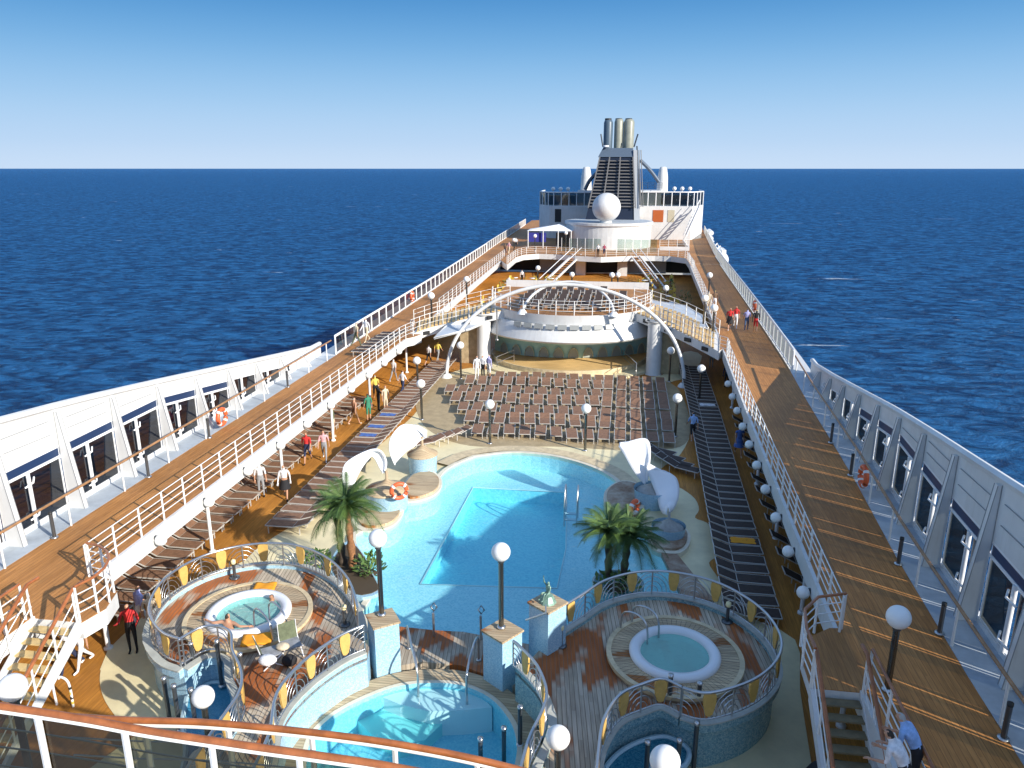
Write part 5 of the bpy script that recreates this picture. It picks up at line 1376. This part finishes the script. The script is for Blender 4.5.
rear_block('white rear deck block with bronze glass screen and orange door, right of the funnel', 640, 706, 206, 1, 134, [(653,663,210,222,DOORM),(668,674,210,222,mat('beige_door',(.5,.45,.33),.5))])
for nm,x0,x1,lab in (('left',578,592,'white wall block joining the left rear deck block to the funnel'),('right',640,661,'white wall block joining the right rear deck block to the funnel')):
    t = thing('roof_block', lab, 'building', (0,138,3)); a = onY(x0,200,137.5)[0]; b = onY(x1,200,137.5)[0]; z_ = onY(640,191,137.5)[2]
    t.location.x = a
    MB().box(a,b,137.5,146,3.03,z_).build('wall', WHITE, t, world=True); MB().box(a-.1,b+.1,137.3,137.45,z_-.2,z_+.1).build('ledge', WHITE2, t, world=True)
t = thing('outside_stair', 'white open staircase against the right rear deck block', 'stairs', (9,132,3))
P0 = Vector(onY(684,222,131)); P0.z = 3.03; P1 = Vector(onY(699,206,133.4))
for off in (0,1.1):
    MB().tube([P0+Vector((0,-off,0)),P1+Vector((0,-off,0))], .12, 4, smooth=False).build('stringer', WHITE2, t, world=True); MB().tube([P0+Vector((0,-off,1)),P1+Vector((0,-off,1))], .05, 5).build('handrail', WHITE2, t, world=True)
for k in range(1,11):
    q = P0.lerp(P1,k/11); MB().box(q.x-.15,q.x+.15,q.y-1.1,q.y,q.z-.03,q.z+.03).build('tread', GREYP, t, world=True)
a = onY(640,200,137.5)[0]; b = onY(661,200,137.5)[0]
s_ = [(x,y,onY(640,190,137)[2]+.2) for x,y in [(a,136.2),(b,136.2)]]
railing('railing', 'dark railing on top of the white block right of the funnel', s_, step=1.2, pm=DSTEEL, bm=DSTEEL)
# awning bar with blue curtains, blue parasol
t = thing('bar_tent', 'white framed tent bar with blue curtains, left of the round deck house', 'tent', (-12,118,3.03)); 
for px in (528,543,558,571):
    q = onY(px,240,117); MB().tube([(q[0],117,3.03),(q[0],117,5.6)], .09, 6).build('post', WHITE, t, world=True)
a = onY(527,240,117)[0]; b = onY(572,240,117)[0]
MB().add([(a,117,5.6),(b,117,5.6),(b,121,5.6),(a,121,5.6),((a*.3+b*.7),119,6.5)],[(0,1,4),(1,2,4),(2,3,4),(3,0,4)]).build('tent_roof', SAIL, t, world=True)
MB().box(a+.2,a+(b-a)*.42,117.3,117.36,3.9,5.3).build('blue_curtain', mat('blue_cloth',(.03,.035,.25),.7), t, world=True)
MB().box(a+(b-a)*.62,b,119,119.1,3.03,5.2).build('dark_bar', DGREY, t, world=True)
q = at(671,236,3); t = thing('parasol', 'blue parasol on the right terrace of the rear deck', 'parasol', q)
MB().tube([(0,0,0),(0,0,2.6)], .05, 6).build('pole', STEEL, t); MB().lathe([(1.5,2.1),(.8,2.45),(.001,2.75)],8,smooth=False).build('canopy', mat('blue_cloth',(0,0,0)), t)
t = thing('low_terrace', 'low white walled terrace right of the round deck house', 'terrace', (6,118,3)); a = onY(660,240,116)[0]; b = onY(690,240,116)[0]
MB().wall([(a,116),(b,116),(b,128)], 3.03, 3.6, .2).build('low_wall', WHITE, t, world=True)
railing('railing', 'white railing on the low terrace wall', [(a,116.1,3.6),(b,116.1,3.6),(b-.1,127,3.6)], step=1.3)
railing('glazed_railing', 'white glazed railing on the far right edge of the rear deck', [(RO(y)+.2,y,3.03) for y in ys(109,150,4)], h=1.3, step=2.2, bars=(.08,1.25), post_r=.07, bar_r=.05, panel=GPANEL)
railing('glazed_railing', 'white glazed railing on the far left edge of the rear deck', [(LO(y)-.1,y,3.03) for y in ys(111,165,4)], h=1.3, step=2.2, bars=(.08,1.25), post_r=.07, bar_r=.05, panel=GPANEL)
# side wing of the hull with a white rounded body (lifeboat top) at the right
q = (RO(119)+1.4,119); t = thing('lifeboat', 'white covered lifeboat hanging outside the right edge', 'lifeboat', (q[0],q[1],1.6))
MB().tube([(-1.6,-2,.6),(-.2,-2,2.1),(.2,-2,1.2)], .12, 6).build('davit', WHITE2, t); MB().tube([(-1.6,2,.6),(-.2,2,2.1),(.2,2,1.2)], .12, 6).build('davit', WHITE2, t)
MB().sphere((0,0,0), 1.6, 20, 12, sx=.8, sy=3.0, sz=.75).build('hull', WHITE, t); MB().box(-.7,.7,-2,2,.9,1.5).build('cabin', WHITE2, t); MB().box(-.72,.72,-1.8,1.8,1.05,1.3).build('window_strip', DARK, t)
q = at(712,224,3.0); t = thing('life_raft_rack', 'cluster of white round life raft canisters at the far right edge', 'life rafts', (RO(138)+.9,138,3.0))
MB().box(-.6,.5,-1.4,4.6,-.5,-.35).build('rack', WHITE2, t)
for k in range(3):
    for j in range(2): MB().tube([(0,k*1.6-.6,j*.95),(0,k*1.6+.6,j*.95)], .42, 12).build('canister', WHITE2, t)
# tables and yellow chairs on the lower deck between the bridges
def cchair(label, loc, rz, g):
    global ych
    if ych is None:
        ych = thing('chair', label, 'chair', loc, rz, g)
        MB().box(-.22,.22,-.22,.22,.43,.47).build('seat', YELCH, ych); MB().box(-.22,.22,.19,.23,.47,.9).build('backrest', YELCH, ych)
        for sx in (-.2,.2):
            for sy in (-.2,.2): MB().tube([(sx,sy,0),(sx,sy,.43)], .02, 4).build('leg', STEEL, ych)
    else: dup(ych, loc, rz, label, g)
ych = None; rnd = random.Random(3); n = 0
for side, xr in (('left',(-15.5,-8.5)),('right',(1.5,6.8))):
    k = 0
    for ty in (80,84,88,92,96,100):
        for tx in ([xr[0]+1, xr[0]+3.6, xr[0]+6] if side == 'left' else [xr[0]+1, xr[0]+3.8]):
            x = tx+rnd.uniform(-.3,.3); y = ty+rnd.uniform(-.6,.6)
            tb = 'round cafe table among the yellow chairs on the %s, %s from the near end' % (side, nth(k))
            if n == 0:
                tab = thing('cafe_table', tb, 'table', (x,y,0), group='cafe tables between the bridges'); MB().lathe([(.42,.7),(.42,.74),(.001,.74)],14).build('top', WHITE2, tab); MB().tube([(0,0,0),(0,0,.7)], .04, 6).build('leg', STEEL, tab)
            else: dup(tab, (x,y,0), 0, tb)
            for q in range(3):
                a = q*2.1+k; cchair('yellow chair, %s at the %s table on the %s between the bridges' % (nth(q), nth(k), side), (x+.75*math.cos(a),y+.75*math.sin(a),0), a-pi/2, 'yellow chairs between the bridges')
            k += 1; n += 1
for i,(x,y,h) in enumerate(((-14.5,93,1.6),(-9,98,1.4),(5.6,95,1.8),(7,88,1.5),(3.5,101,1.4))):
    bush((x,y,0), .8, h, 'bushy potted plant in the cafe area, %s from the left' % nth((0,1,3,4,2)[i]), 120)
# lamps behind the platform
for i,(px,py,Y) in enumerate(((533,286,69.5),(538,268,84),(572,274.5,80),(612,275,76),(618,275,80),(666,288,70),(535,236,112),(566,233,112.5),(514,240,110.5))):
    q = onY(px,py,Y); zb = 3.03 if Y > 104 else 0 if Y > 72 else 0
    nm = ('globe lamp behind the platform at its left rear corner','globe lamp at the foot of the left rear stair','globe lamp left of the piers under the rear deck','globe lamp before the right pier, left of a close pair','globe lamp before the right pier, right of a close pair','globe lamp behind the right awning','globe lamp at the front edge of the rear deck, left one','globe lamp at the front edge of the rear deck, beside the round house','globe lamp at the left corner of the rear deck')[i]
    pole_lamp((q[0],Y,zb), q[2]-zb, nm)
# two low dark slots: floodlights on the platform mast
t = thing('awning_mast', 'slim grey mast beside the left awning', 'mast', at(497,340,3)); MB().tube([(0,0,0),(0,0,2.2)], .06, 6).build('pole', STEEL, t); MB().lathe([(.001,0),(.15,0),(.12,.06)],10).build('foot', STEEL, t)

# ------------------------------------------------------------------ people
SKIN = mat('skin', (.50,.27,.17), .5); SKIN2 = mat('skin_tan', (.36,.18,.10), .5)
def cloth(n, c): return mat('cloth_'+n, c, .85, noise=.22, nscale=7, bump=.5, bscale=14)
def make_body(name, J, extra_levels=1, hand=True):
    """J: dict of joints; one skinned surface, faces marked by body region"""
    B = [('pelvis','spine','r5'),('spine','chest','r2'),('chest','neck','r2'),('neck','head','r0'),('head','crown','r0'),('head','nose','r0'),
         ('chest','shl','r2'),('shl','ell','r3'),('ell','wrl','r4'),('wrl','hal','r4'),('chest','shr','r2'),('shr','elr','r3'),('elr','wrr','r4'),('wrr','har','r4'),
         ('pelvis','hil','r5'),('hil','knl','r6'),('knl','anl','r7'),('anl','tol','r8'),('pelvis','hir','r5'),('hir','knr','r6'),('knr','anr','r7'),('anr','tor','r8')]
    R = dict(pelvis=(.15,.115),spine=(.135,.10),chest=(.165,.115),neck=(.055,.055),head=(.078,.09),crown=(.072,.085),nose=(.018,.018),
             shl=(.062,.062),ell=(.043,.043),wrl=(.028,.028),hal=(.034,.024),hil=(.092,.092),knl=(.058,.058),anl=(.038,.038),tol=(.036,.03))
    for k in list(R):
        if k.endswith('l') and k[:-1]+'r' not in R: R[k[:-1]+'r'] = R[k]
    J = dict(J)
    F = {}
    if hand:
        for s_ in 'lr':
            W = Vector(J['wr'+s_]); H = Vector(J['ha'+s_]); d = (H-W).normalized(); side = d.cross(Vector((0,1,0)));
            if side.length < .2: side = d.cross(Vector((1,0,0)))
            side.normalize(); up = side.cross(d).normalized()
            for k,(o_,l_) in enumerate(((-.03,.07),(-.01,.085),(.01,.08),(.03,.06))):
                a = 'f%s%d' % (s_,k); J[a] = tuple(H+side*o_*1.0+d*.03); J[a+'b'] = tuple(H+side*o_*1.25+d*(.03+l_)-up*.02)
                B.append(('ha'+s_,a,'r4')); B.append((a,a+'b','r4')); R[a] = (.010,.010); R[a+'b'] = (.007,.007)
            a = 'th'+s_; J[a] = tuple(W.lerp(H,.6)-side*.055); B.append(('ha'+s_,a,'r4')); R[a] = (.010,.010)
    names = list(J); idx = {n:i for i,n in enumerate(names)}
    me = bpy.data.meshes.new('tmp'); me.from_pydata([J[n] for n in names], [(idx[a],idx[b]) for a,b,_ in B], []); me.update()
    o = bpy.data.objects.new('tmp', me); COL.objects.link(o)
    md = o.modifiers.new('skin','SKIN'); md.use_smooth_shade = True
    for n in names:
        v = me.skin_vertices[0].data[idx[n]]; v.radius = R[n]; v.use_root = (n == 'pelvis')
    sb = o.modifiers.new('sub','SUBSURF'); sb.levels = extra_levels; sb.render_levels = extra_levels
    dg = bpy.context.evaluated_depsgraph_get(); dg.update()
    ev = o.evaluated_get(dg); nm = bpy.data.meshes.new_from_object(ev); nm.name = name
    bpy.data.objects.remove(o); bpy.data.meshes.remove(me)
    nm.materials.clear()
    for k in range(9): nm.materials.append(SKIN)
    hd = Vector(J['head']); cr = Vector(J['crown']); axis = (cr-hd).normalized(); nz = (Vector(J['nose'])-hd); nz = (nz-axis*nz.dot(axis)).normalized()
    segs = [(Vector(J[a]),Vector(J[b]),int(r[1]),(R[a][0]+R[b][0])/2) for a,b,r in B]
    for f in nm.polygons:
        c = f.center; best = 1e9; br = 2
        for a,b,r,w_ in segs:
            d = b-a; u = max(0,min(1,(c-a).dot(d)/max(1e-9,d.length_squared))); q = (c-(a+d*u)).length-w_*.9
            if q < best: best, br = q, r
        if br == 0:
            v = c-hd; h = v.dot(axis); fr = v.dot(nz)
            if h > .085 or (fr < .01 and h > -.02): br = 1
        f.material_index = br; f.use_smooth = True
    return nm
def pose(lean=0, la=(0,0), ra=(0,0), ll=0, rl=0, spread=.02, head=0):
    """standing or walking figure facing +Y; la/ra = upper arm and elbow swing, ll/rl = leg swing (radians)"""
    hz = .93
    J = dict(pelvis=(0,0,.96))
    def up(l, a, base): return (base[0], base[1]+l*math.sin(a), base[2]+l*math.cos(a))
    J['spine'] = up(.17, lean*.5, J['pelvis']); J['chest'] = up(.22, lean, J['spine']); J['neck'] = up(.17, lean, J['chest'])
    J['head'] = up(.11, lean*.8+head, J['neck']); J['crown'] = up(.105, lean*.6+head, J['head'])
    J['nose'] = (0, J['head'][1]+.115*math.cos(lean*.8+head), J['head'][2]+.03-.115*math.sin(lean*.8+head))
    for s_, sg, a, l in (('l',-1,la,ll),('r',1,ra,rl)):
        sh = (sg*.185, J['chest'][1]+.09*math.sin(lean), J['chest'][2]+.09*math.cos(lean)); J['sh'+s_] = sh
        e = (sg*(.22+spread), sh[1]+.28*math.sin(a[0]), sh[2]-.28*math.cos(a[0])); J['el'+s_] = e
        b = a[0]+a[1]; wv = (sg*(.23+spread), e[1]+.25*math.sin(b), e[2]-.25*math.cos(b)); J['wr'+s_] = wv
        J['ha'+s_] = (sg*(.23+spread), wv[1]+.07*math.sin(b+.1), wv[2]-.07*math.cos(b+.1))
        h = (sg*.09, 0, .91); J['hi'+s_] = h
        k = (sg*.1, h[1]+.43*math.sin(l), h[2]-.43*math.cos(l)); J['kn'+s_] = k
        bb = l-(.35 if l < 0 else .05); an = (sg*.1, k[1]+.42*math.sin(bb), k[2]-.42*math.cos(bb)); J['an'+s_] = an
        J['to'+s_] = (sg*.11, an[1]+.16, an[2]-.035)
    zmin = min(J['anl'][2],J['anr'][2])-.075
    return {k:(x,y,z-zmin) for k,(x,y,z) in J.items()}
BODY = {
 'stand': make_body('body_stand', pose(la=(.08,.15), ra=(-.05,.2))),
 'walk': make_body('body_walk', pose(lean=.04, la=(.4,.4), ra=(-.35,.25), ll=-.38, rl=.36)),
 'walk2': make_body('body_walk2', pose(lean=.03, la=(-.3,.3), ra=(.35,.35), ll=.33, rl=-.36)),
 'hips': make_body('body_hips', pose(la=(.1,1.4), ra=(.3,1.5), spread=.05)),
 'lean': make_body('body_lean', pose(lean=.75, la=(.0,1.25), ra=(.1,1.2), spread=-.02, ll=-.08, rl=.1, head=-.25), 2),
}
bj = pose(lean=-.15); 
for s_,sg in (('l',-1),('r',1)):
    sh = bj['sh'+s_]; bj['el'+s_] = (sg*.44, sh[1]-.10, sh[2]-.02); bj['wr'+s_] = (sg*.66, sh[1]-.02, sh[2]-.03); bj['ha'+s_] = (sg*.73, sh[1]+.0, sh[2]-.03)
    bj['kn'+s_] = (sg*.14,.42,.98); bj['an'+s_] = (sg*.14,.5,.58); bj['to'+s_] = (sg*.14,.64,.55)
BODY['bath'] = make_body('body_bath', bj, 2)
HAIRS = dict(dark=mat('hair_dark',(.02,.015,.01),.6), brown=mat('hair_brown',(.10,.05,.02),.6), grey=mat('hair_grey',(.42,.40,.37),.6), blond=mat('hair_blond',(.42,.28,.10),.6), white=mat('hat_white',(.75,.75,.72),.7))
C = dict(red=cloth('red',(.55,.03,.03)), white=cloth('white',(.74,.74,.76)), navy=cloth('navy',(.02,.03,.08)), black=cloth('black',(.015,.015,.018)), pink=cloth('pink',(.70,.38,.40)),
         yellow=cloth('yellow',(.72,.58,.12)), green=cloth('green',(.04,.22,.13)), olive=cloth('olive',(.12,.14,.08)), lav=cloth('lavender',(.42,.42,.70)), sky=cloth('sky_blue',(.32,.48,.78)), blue=cloth('blue',(.07,.15,.42)),
         beige=cloth('beige',(.60,.50,.36)), grey=cloth('grey',(.28,.29,.31)), jeans=cloth('jeans',(.05,.09,.18)), maroon=cloth('maroon',(.35,.05,.10)), brown=cloth('brown',(.2,.12,.07)))
def person(pz, loc, face, label, top, bottom, hair='brown', sleeves='short', legs='long', shoes='black', group=None, sk=None, sc=1.0, skirt=None):
    o = bpy.data.objects.new('person', BODY[pz]); COL.objects.link(o); o.location = loc; o.rotation_euler = (0,0,face-pi/2); o.scale = (sc,)*3
    s_ = sk or SKIN
    T = C.get(top, s_); Bm = C.get(bottom, s_)
    reg = [s_, HAIRS[hair], T, T if sleeves != 'none' else s_, T if sleeves == 'long' else s_, Bm, Bm, Bm if legs == 'long' else s_, C.get(shoes, s_)]
    if legs == 'bare': reg[6] = s_
    for k,m_ in enumerate(reg): o.material_slots[k].link = 'OBJECT'; o.material_slots[k].material = m_
    tag(o, label, 'person', group); o['kind'] = 'thing'
    if skirt:
        MB().lathe([(.15,1.0),(.2,.85),(.27,.55)],16).build('skirt', C[skirt], o)
    return o
def pp_(px, py, z=0): return at(px, py, z)
W_ = [
 # lower deck, left side
 ('hips',(134,652,0),-1.2,'woman in a red jacket and black trousers standing by the left hot tub platform','red','black','blond','long','long','black'),
 ('walk',(143,632,0),1.2,'person in lavender shirt and pale shorts behind the woman in red','lav','white','brown','short','short','beige'),
 ('stand',(155,640,0),2.0,'person in beige behind the platform railing, next to the lavender shirt','beige','beige','grey','short','short','beige'),
 ('walk2',(84,668,0),-1.9,'person in yellow shirt and white hat walking out from under the left stairs','yellow','white','white','short','long','white'),
 ('walk',(72,672,0),-1.6,'person in a white top and dark trousers, cut by the left stair stringer','white','navy','grey','short','long','white'),
 ('walk2',(286,499,0),-1.3,'woman in a white blouse and black skirt walking on the left lower deck','white','SKIN','brown','long','bare','black'),
 ('stand',(262,497,0),-1.0,'person in white shirt and grey trousers beside the pillar, left of the black skirt','white','grey','dark','short','long','black'),
 ('walk',(308,463,0),-1.4,'person in red shirt and dark shorts beside the pink top on the lower deck','red','navy','blond','short','short','black'),
 ('walk2',(325,461,0),-1.3,'person in a pink top and grey trousers beside the red shirt','pink','grey','brown','short','long','white'),
 ('stand',(334,437,0),.4,'person in an olive shirt near the left loungers','olive','beige','brown','short','short','beige'),
 ('walk',(355,425,0),1.0,'bare chested person in brown shorts on the left lower deck','SKIN','brown','grey','none','short','beige'),
 ('stand',(369,421,0),2.4,'person in a green top beside the bare chested one','green','green','dark','short','short','maroon'),
 ('hips',(379,411,0),.7,'person in a black shirt, in the group near the yellow shirt','black','black','dark','short','long','black'),
 ('walk2',(376,400,0),2.0,'person in a yellow shirt in the middle of the group on the left lower deck','yellow','black','grey','short','short','black'),
 ('stand',(386,412,0),-.6,'person in beige holding a pale bag beside the black shirt','beige','beige','blond','short','short','white'),
 ('walk',(394,382,0),1.3,'person in white shirt behind the navy trousers, farther along the left deck','white','grey','grey','short','long','white'),
 ('walk2',(403,395,0),1.1,'person in a white top and navy trousers among the left loungers','white','navy','dark','short','long','black'),
 ('walk',(429,366,0),1.2,'person in a white top and black shorts near the left end of the bridge','white','black','grey','short','short','white'),
 ('walk2',(438,362,0),1.3,'person in a yellow shirt and grey trousers near the left end of the bridge','yellow','grey','brown','short','long','black'),
 ('stand',(477,379,0),-1.2,'person in white standing by the lounger field, nearer the arch','white','white','brown','long','long','white'),
 ('stand',(483,379,0),-2.0,'person in white and black beside the person in white at the lounger field','white','black','dark','short','long','black'),
 ('stand',(489,378,0),1.0,'person in pale lavender bending at the back row of loungers','lav','white','grey','long','short','white'),
 # right lower deck
 ('walk',(692,441,0),1.7,'man in a light blue shirt and black shorts at the corner of the lounger field','sky','black','dark','short','short','white'),
 ('walk2',(738,456,0),-1.5,'woman in a blue dress walking on the shaded right lower deck','blue','blue','brown','none','bare','beige'),
 ('stand',(711,368,0),1.5,'person in white under the right end of the bridge','white','grey','dark','short','long','black'),
 ('stand',(726,388,0),1.5,'dark dressed person under the right walkway edge','navy','black','dark','long','long','black'),
 # right walkway
 ('walk',(729,330,3),-1.6,'person in red top and black skirt, leftmost of the strolling four','red','black','dark','short','short','white'),
 ('walk2',(735,328,3),-1.7,'person in a red top and white trousers, second of the strolling four','red','white','grey','short','long','white'),
 ('walk',(746,331,3),1.4,'man in a lavender shirt and jeans on the right walkway','lav','jeans','dark','short','long','black'),
 ('walk2',(755,332,3),1.4,'person in a black jacket and red shorts on the right walkway','black','red','blond','long','short','white'),
 ('walk',(708,311,3),1.5,'person in beige walking far along the right walkway','beige','beige','grey','long','long','beige'),
 ('walk2',(714,310,3),1.5,'person in tan and white walking far along the right walkway','brown','white','blond','short','long','white'),
 # left walkway
 ('walk',(357,347,3),1.0,'person in a beige shirt at the bend of the left walkway','beige','olive','grey','short','long','brown'),
 ('walk2',(367,342,3),-2.0,'person in a white shirt at the bend of the left walkway','white','beige','brown','long','long','beige'),
 ('walk',(505,256,3),1.2,'person in a brown shirt near the far end of the left walkway','brown','navy','brown','short','short','white'),
 ('walk2',(509,254,3),1.2,'person in pink near the far end of the left walkway','pink','beige','grey','short','long','white'),
 ('walk',(516,249,3),1.5,'person in white and black at the left corner of the rear deck','white','black','grey','short','long','black'),
 ('stand',(598,257,3.03),-1.6,'person in white and black at the middle of the rear deck railing','white','black','dark','short','long','black'),
 ('stand',(604,257,3.03),-1.5,'person in a maroon shirt at the middle of the rear deck railing','maroon','navy','brown','short','short','black'),
 ('stand',(522,283,0),-1.5,'person in white among the yellow chairs on the left','white','black','dark','long','long','black'),
 ('walk',(509,290,0),1.5,'person in a white shirt near the left awning','white','beige','brown','short','long','white'),
 ('stand',(671,287,0),-1.2,'person in a yellow green top under the right side of the rear deck','yellow','black','dark','short','long','black'),
]
for q in W_:
    pz,(px,py,z),fc,lab,top,bot,hair,sl_,lg,sh = q
    person(pz, at(px,py,z), fc, lab, top, bot, hair, sl_, lg, sh, skirt={'black skirt walking on the left lower deck':'black'}.get(lab[-43:]) or ('black' if 'black skirt' in lab and ('woman in a white' in lab or 'red top' in lab) else 'blue' if 'blue dress' in lab else None))
# two men leaning at the rail bottom right
a = at(868,735,4.35); person('lean', (a[0]+.6,a[1]-.42,3), pi*.78, 'dark haired man in a white shirt leaning on the rail, bottom right', 'white', 'black', 'dark', sc=1.02)
a = at(881,719,4.4); person('lean', (a[0]+.62,a[1]-.36,3), pi*.80, 'grey haired man in a blue shirt and black trousers leaning on the rail', 'sky', 'black', 'grey', sc=1.04)
# bathers
o = person('bath', (-11.3,18.55,.27), 1.5, 'dark haired man with arms spread on the near rim of the left hot tub', 'SKIN', 'navy', 'dark', 'none', 'bare', 'SKIN', sc=1.0); 
o = person('bath', (-10.75,20.1,.14), -2.0, 'dark haired woman in the far side of the left hot tub', 'SKIN', 'brown', 'dark', 'none', 'bare', 'SKIN', sc=.9, sk=SKIN2)
# towels
def towel(px, py, z, label, w_, d_, rz):
    x,y,_ = at(px,py,z); s = MB(); n = 8; vs = []
    for i in range(n+1):
        for j in range(n+1):
            u = i/n-.5; v = j/n-.5; vs.append((u*w_, v*d_, .03+.02*math.sin(u*9+v*4)*math.cos(v*7)+.02*random.random()))
    s.add(vs,[(i*(n+1)+j,(i+1)*(n+1)+j,(i+1)*(n+1)+j+1,i*(n+1)+j+1) for i in range(n) for j in range(n)],0,True)
    o = s.build('towel', mat('orange_towel',(.80,.33,.02),.9), None); o.location = (x,y,z); o.rotation_euler = (0,0,rz); tag(o, label, 'towel'); md = o.modifiers.new('t','SOLIDIFY'); md.thickness = .03
towel(257,640,1.53,'orange towel on the teak ring at the near rim of the left hot tub', .85,.55,.3)
towel(265,587,1.53,'orange towel on the far rim of the left hot tub', .7,.45,.2)
# scattered bags and clothes on chairs near the left hot tub
def low_chair(x, y, rz, label):
    t = thing('folding_chair', label, 'chair', (x,y,1.3), rz)
    MB().box(-.25,.25,-.25,.25,.36,.39).build('seat', C['grey'], t)
    MB().add([(-.25,.25,.39),(.25,.25,.39),(.25,.42,.85),(-.25,.42,.85)],[(0,1,2,3)]).build('backrest', C['olive'], t)
    for sx in (-.26,.26): MB().tube([(sx,-.25,0),(sx,.3,.4),(sx,.42,.86)], .02, 6).build('side_frame', WHITE2, t); MB().tube([(sx,.28,0),(sx,-.25,.38)], .02, 6).build('leg', WHITE2, t)
    return t
x,y,_ = at(272,660,1.4); low_chair(x,y,2.2,'white framed folding chair heaped with clothes, near the corridor of the left platform')
x,y,_ = at(292,652,1.4); low_chair(x,y,.7,'olive folding chair beside the heap of bags on the left platform')
def bag(x, y, z, sx, sy, sz, m_, label):
    o = MB().sphere((0,0,sz*.9), 1, 14, 9, sx=sx, sy=sy, sz=sz).build('bag', m_, None); o.location = (x,y,z); tag(o, label, 'bag')
x,y,_ = at(268,664,1.7); bag(x,y,1.7,.26,.2,.14,C['white'],'white beach bag lying on the folding chair')
x,y,_ = at(290,665,1.3); bag(x,y,1.3,.22,.18,.17,C['black'],'black bag on the teak beside the folding chairs')
x,y,_ = at(283,650,1.65); bag(x,y,1.68,.2,.16,.1,C['beige'],'crumpled beige cloth on the olive folding chair')
# crouched statue
def statue():
    t = thing('bronze_statue', 'small green bronze statue of a seated woman on the teak topped pillar', 'statue', (PS[0][0],PS[0][1],2.73))
    J = pose(lean=-.1, la=(.4,.6), ra=(2.6,.4)); 
    for s_,sg in (('l',-1),('r',1)): J['kn'+s_] = (sg*.12,.40,1.08); J['an'+s_] = (sg*.14,.52,.70); J['to'+s_] = (sg*.14,.66,.66)
    nm = make_body('figure', J, 2); nm.materials.clear(); nm.materials.append(BRONZE)
    for f in nm.polygons: f.material_index = 0
    o = bpy.data.objects.new('figure', nm); COL.objects.link(o); o.parent = t; o.scale = (.47,)*3; o.location = (0,0,-.17); o.rotation_euler = (0,0,2.4)
    MB().lathe([(.001,0),(.26,0),(.24,.06),(.15,.22),(.001,.26)],9,smooth=False).build('rock', BRONZE, t)
statue()
# dark round parasol / bag heap at the foot of the right stairs
x,y,_ = at(848,752,1.0)
t = thing('covered_cart', 'black covered heap below the right staircase', 'cart', (x-.4,y-.6,0)); MB().sphere((0,0,.55), .75, 16, 10, sx=1, sy=.8, sz=.7).build('cover', BLACKR, t); MB().tube([(-.75,-.3,.9),(-.1,-.65,.75)], .03, 6).build('strap', WHITE2, t)

# towels left on some loungers
rt = random.Random(11)
lng = [o for o in COL.objects if o.name.startswith('sun_lounger')]
tw = None
spots_ = [('left poside',0)]
cnt = 0
for o in lng:
    if 'poolside row' in o['label'] or 'long right row' in o['label']:
        if rt.random() < .06 and cnt < 16:
            cl = rt.choice(['white','blue','orange']); where = o['label'].replace('brown lounger','').replace('dark lounger','').strip()
            where = where.replace('of the left poolside row','left poolside row').replace('behind the pool','behind the pool').replace('in the long right row','long right row')
            M3 = Matrix.Rotation(o.rotation_euler.z, 3, 'Z'); off = M3 @ Vector((0,-.3,0))
            s = MB(); n = 6; vs = [((i/n-.5)*.5,(j/n-.5)*.95*(1+.06*math.sin(i*2)),.372+.012*math.sin(i*1.7+j*2.1)+.01*rt.random()) for i in range(n+1) for j in range(n+1)]
            s.add(vs,[(i*(n+1)+j,(i+1)*(n+1)+j,(i+1)*(n+1)+j+1,i*(n+1)+j+1) for i in range(n) for j in range(n)],0,True)
            tO = s.build('towel', dict(white=C['white'],blue=C['blue'],orange=mat('orange_towel',(0,0,0)))[cl], None)
            tO.location = (o.location.x+off.x,o.location.y+off.y,o.location.z); tO.rotation_euler = (0,0,o.rotation_euler.z)
            tag(tO, (cl+' towel on lounger, '+where), 'towel'); cnt += 1
t = bpy.data.objects.get('funnel')
for px in (607.5,618,628):
    q = onY(px+.8, 119, FY+5); MB().lathe([(.5,-.25),(.55,.06),(.45,.1),(.001,.05)],14,q).build('soot_cap', BLACKR, t, world=True)
MB().tube([onY(641,207,FY),onY(639,150,FY+2)], .07, 5).build('ladder', LOUVER, t, world=True); MB().tube([onY(643,207,FY),onY(641,150,FY+2)], .07, 5).build('ladder', LOUVER, t, world=True)
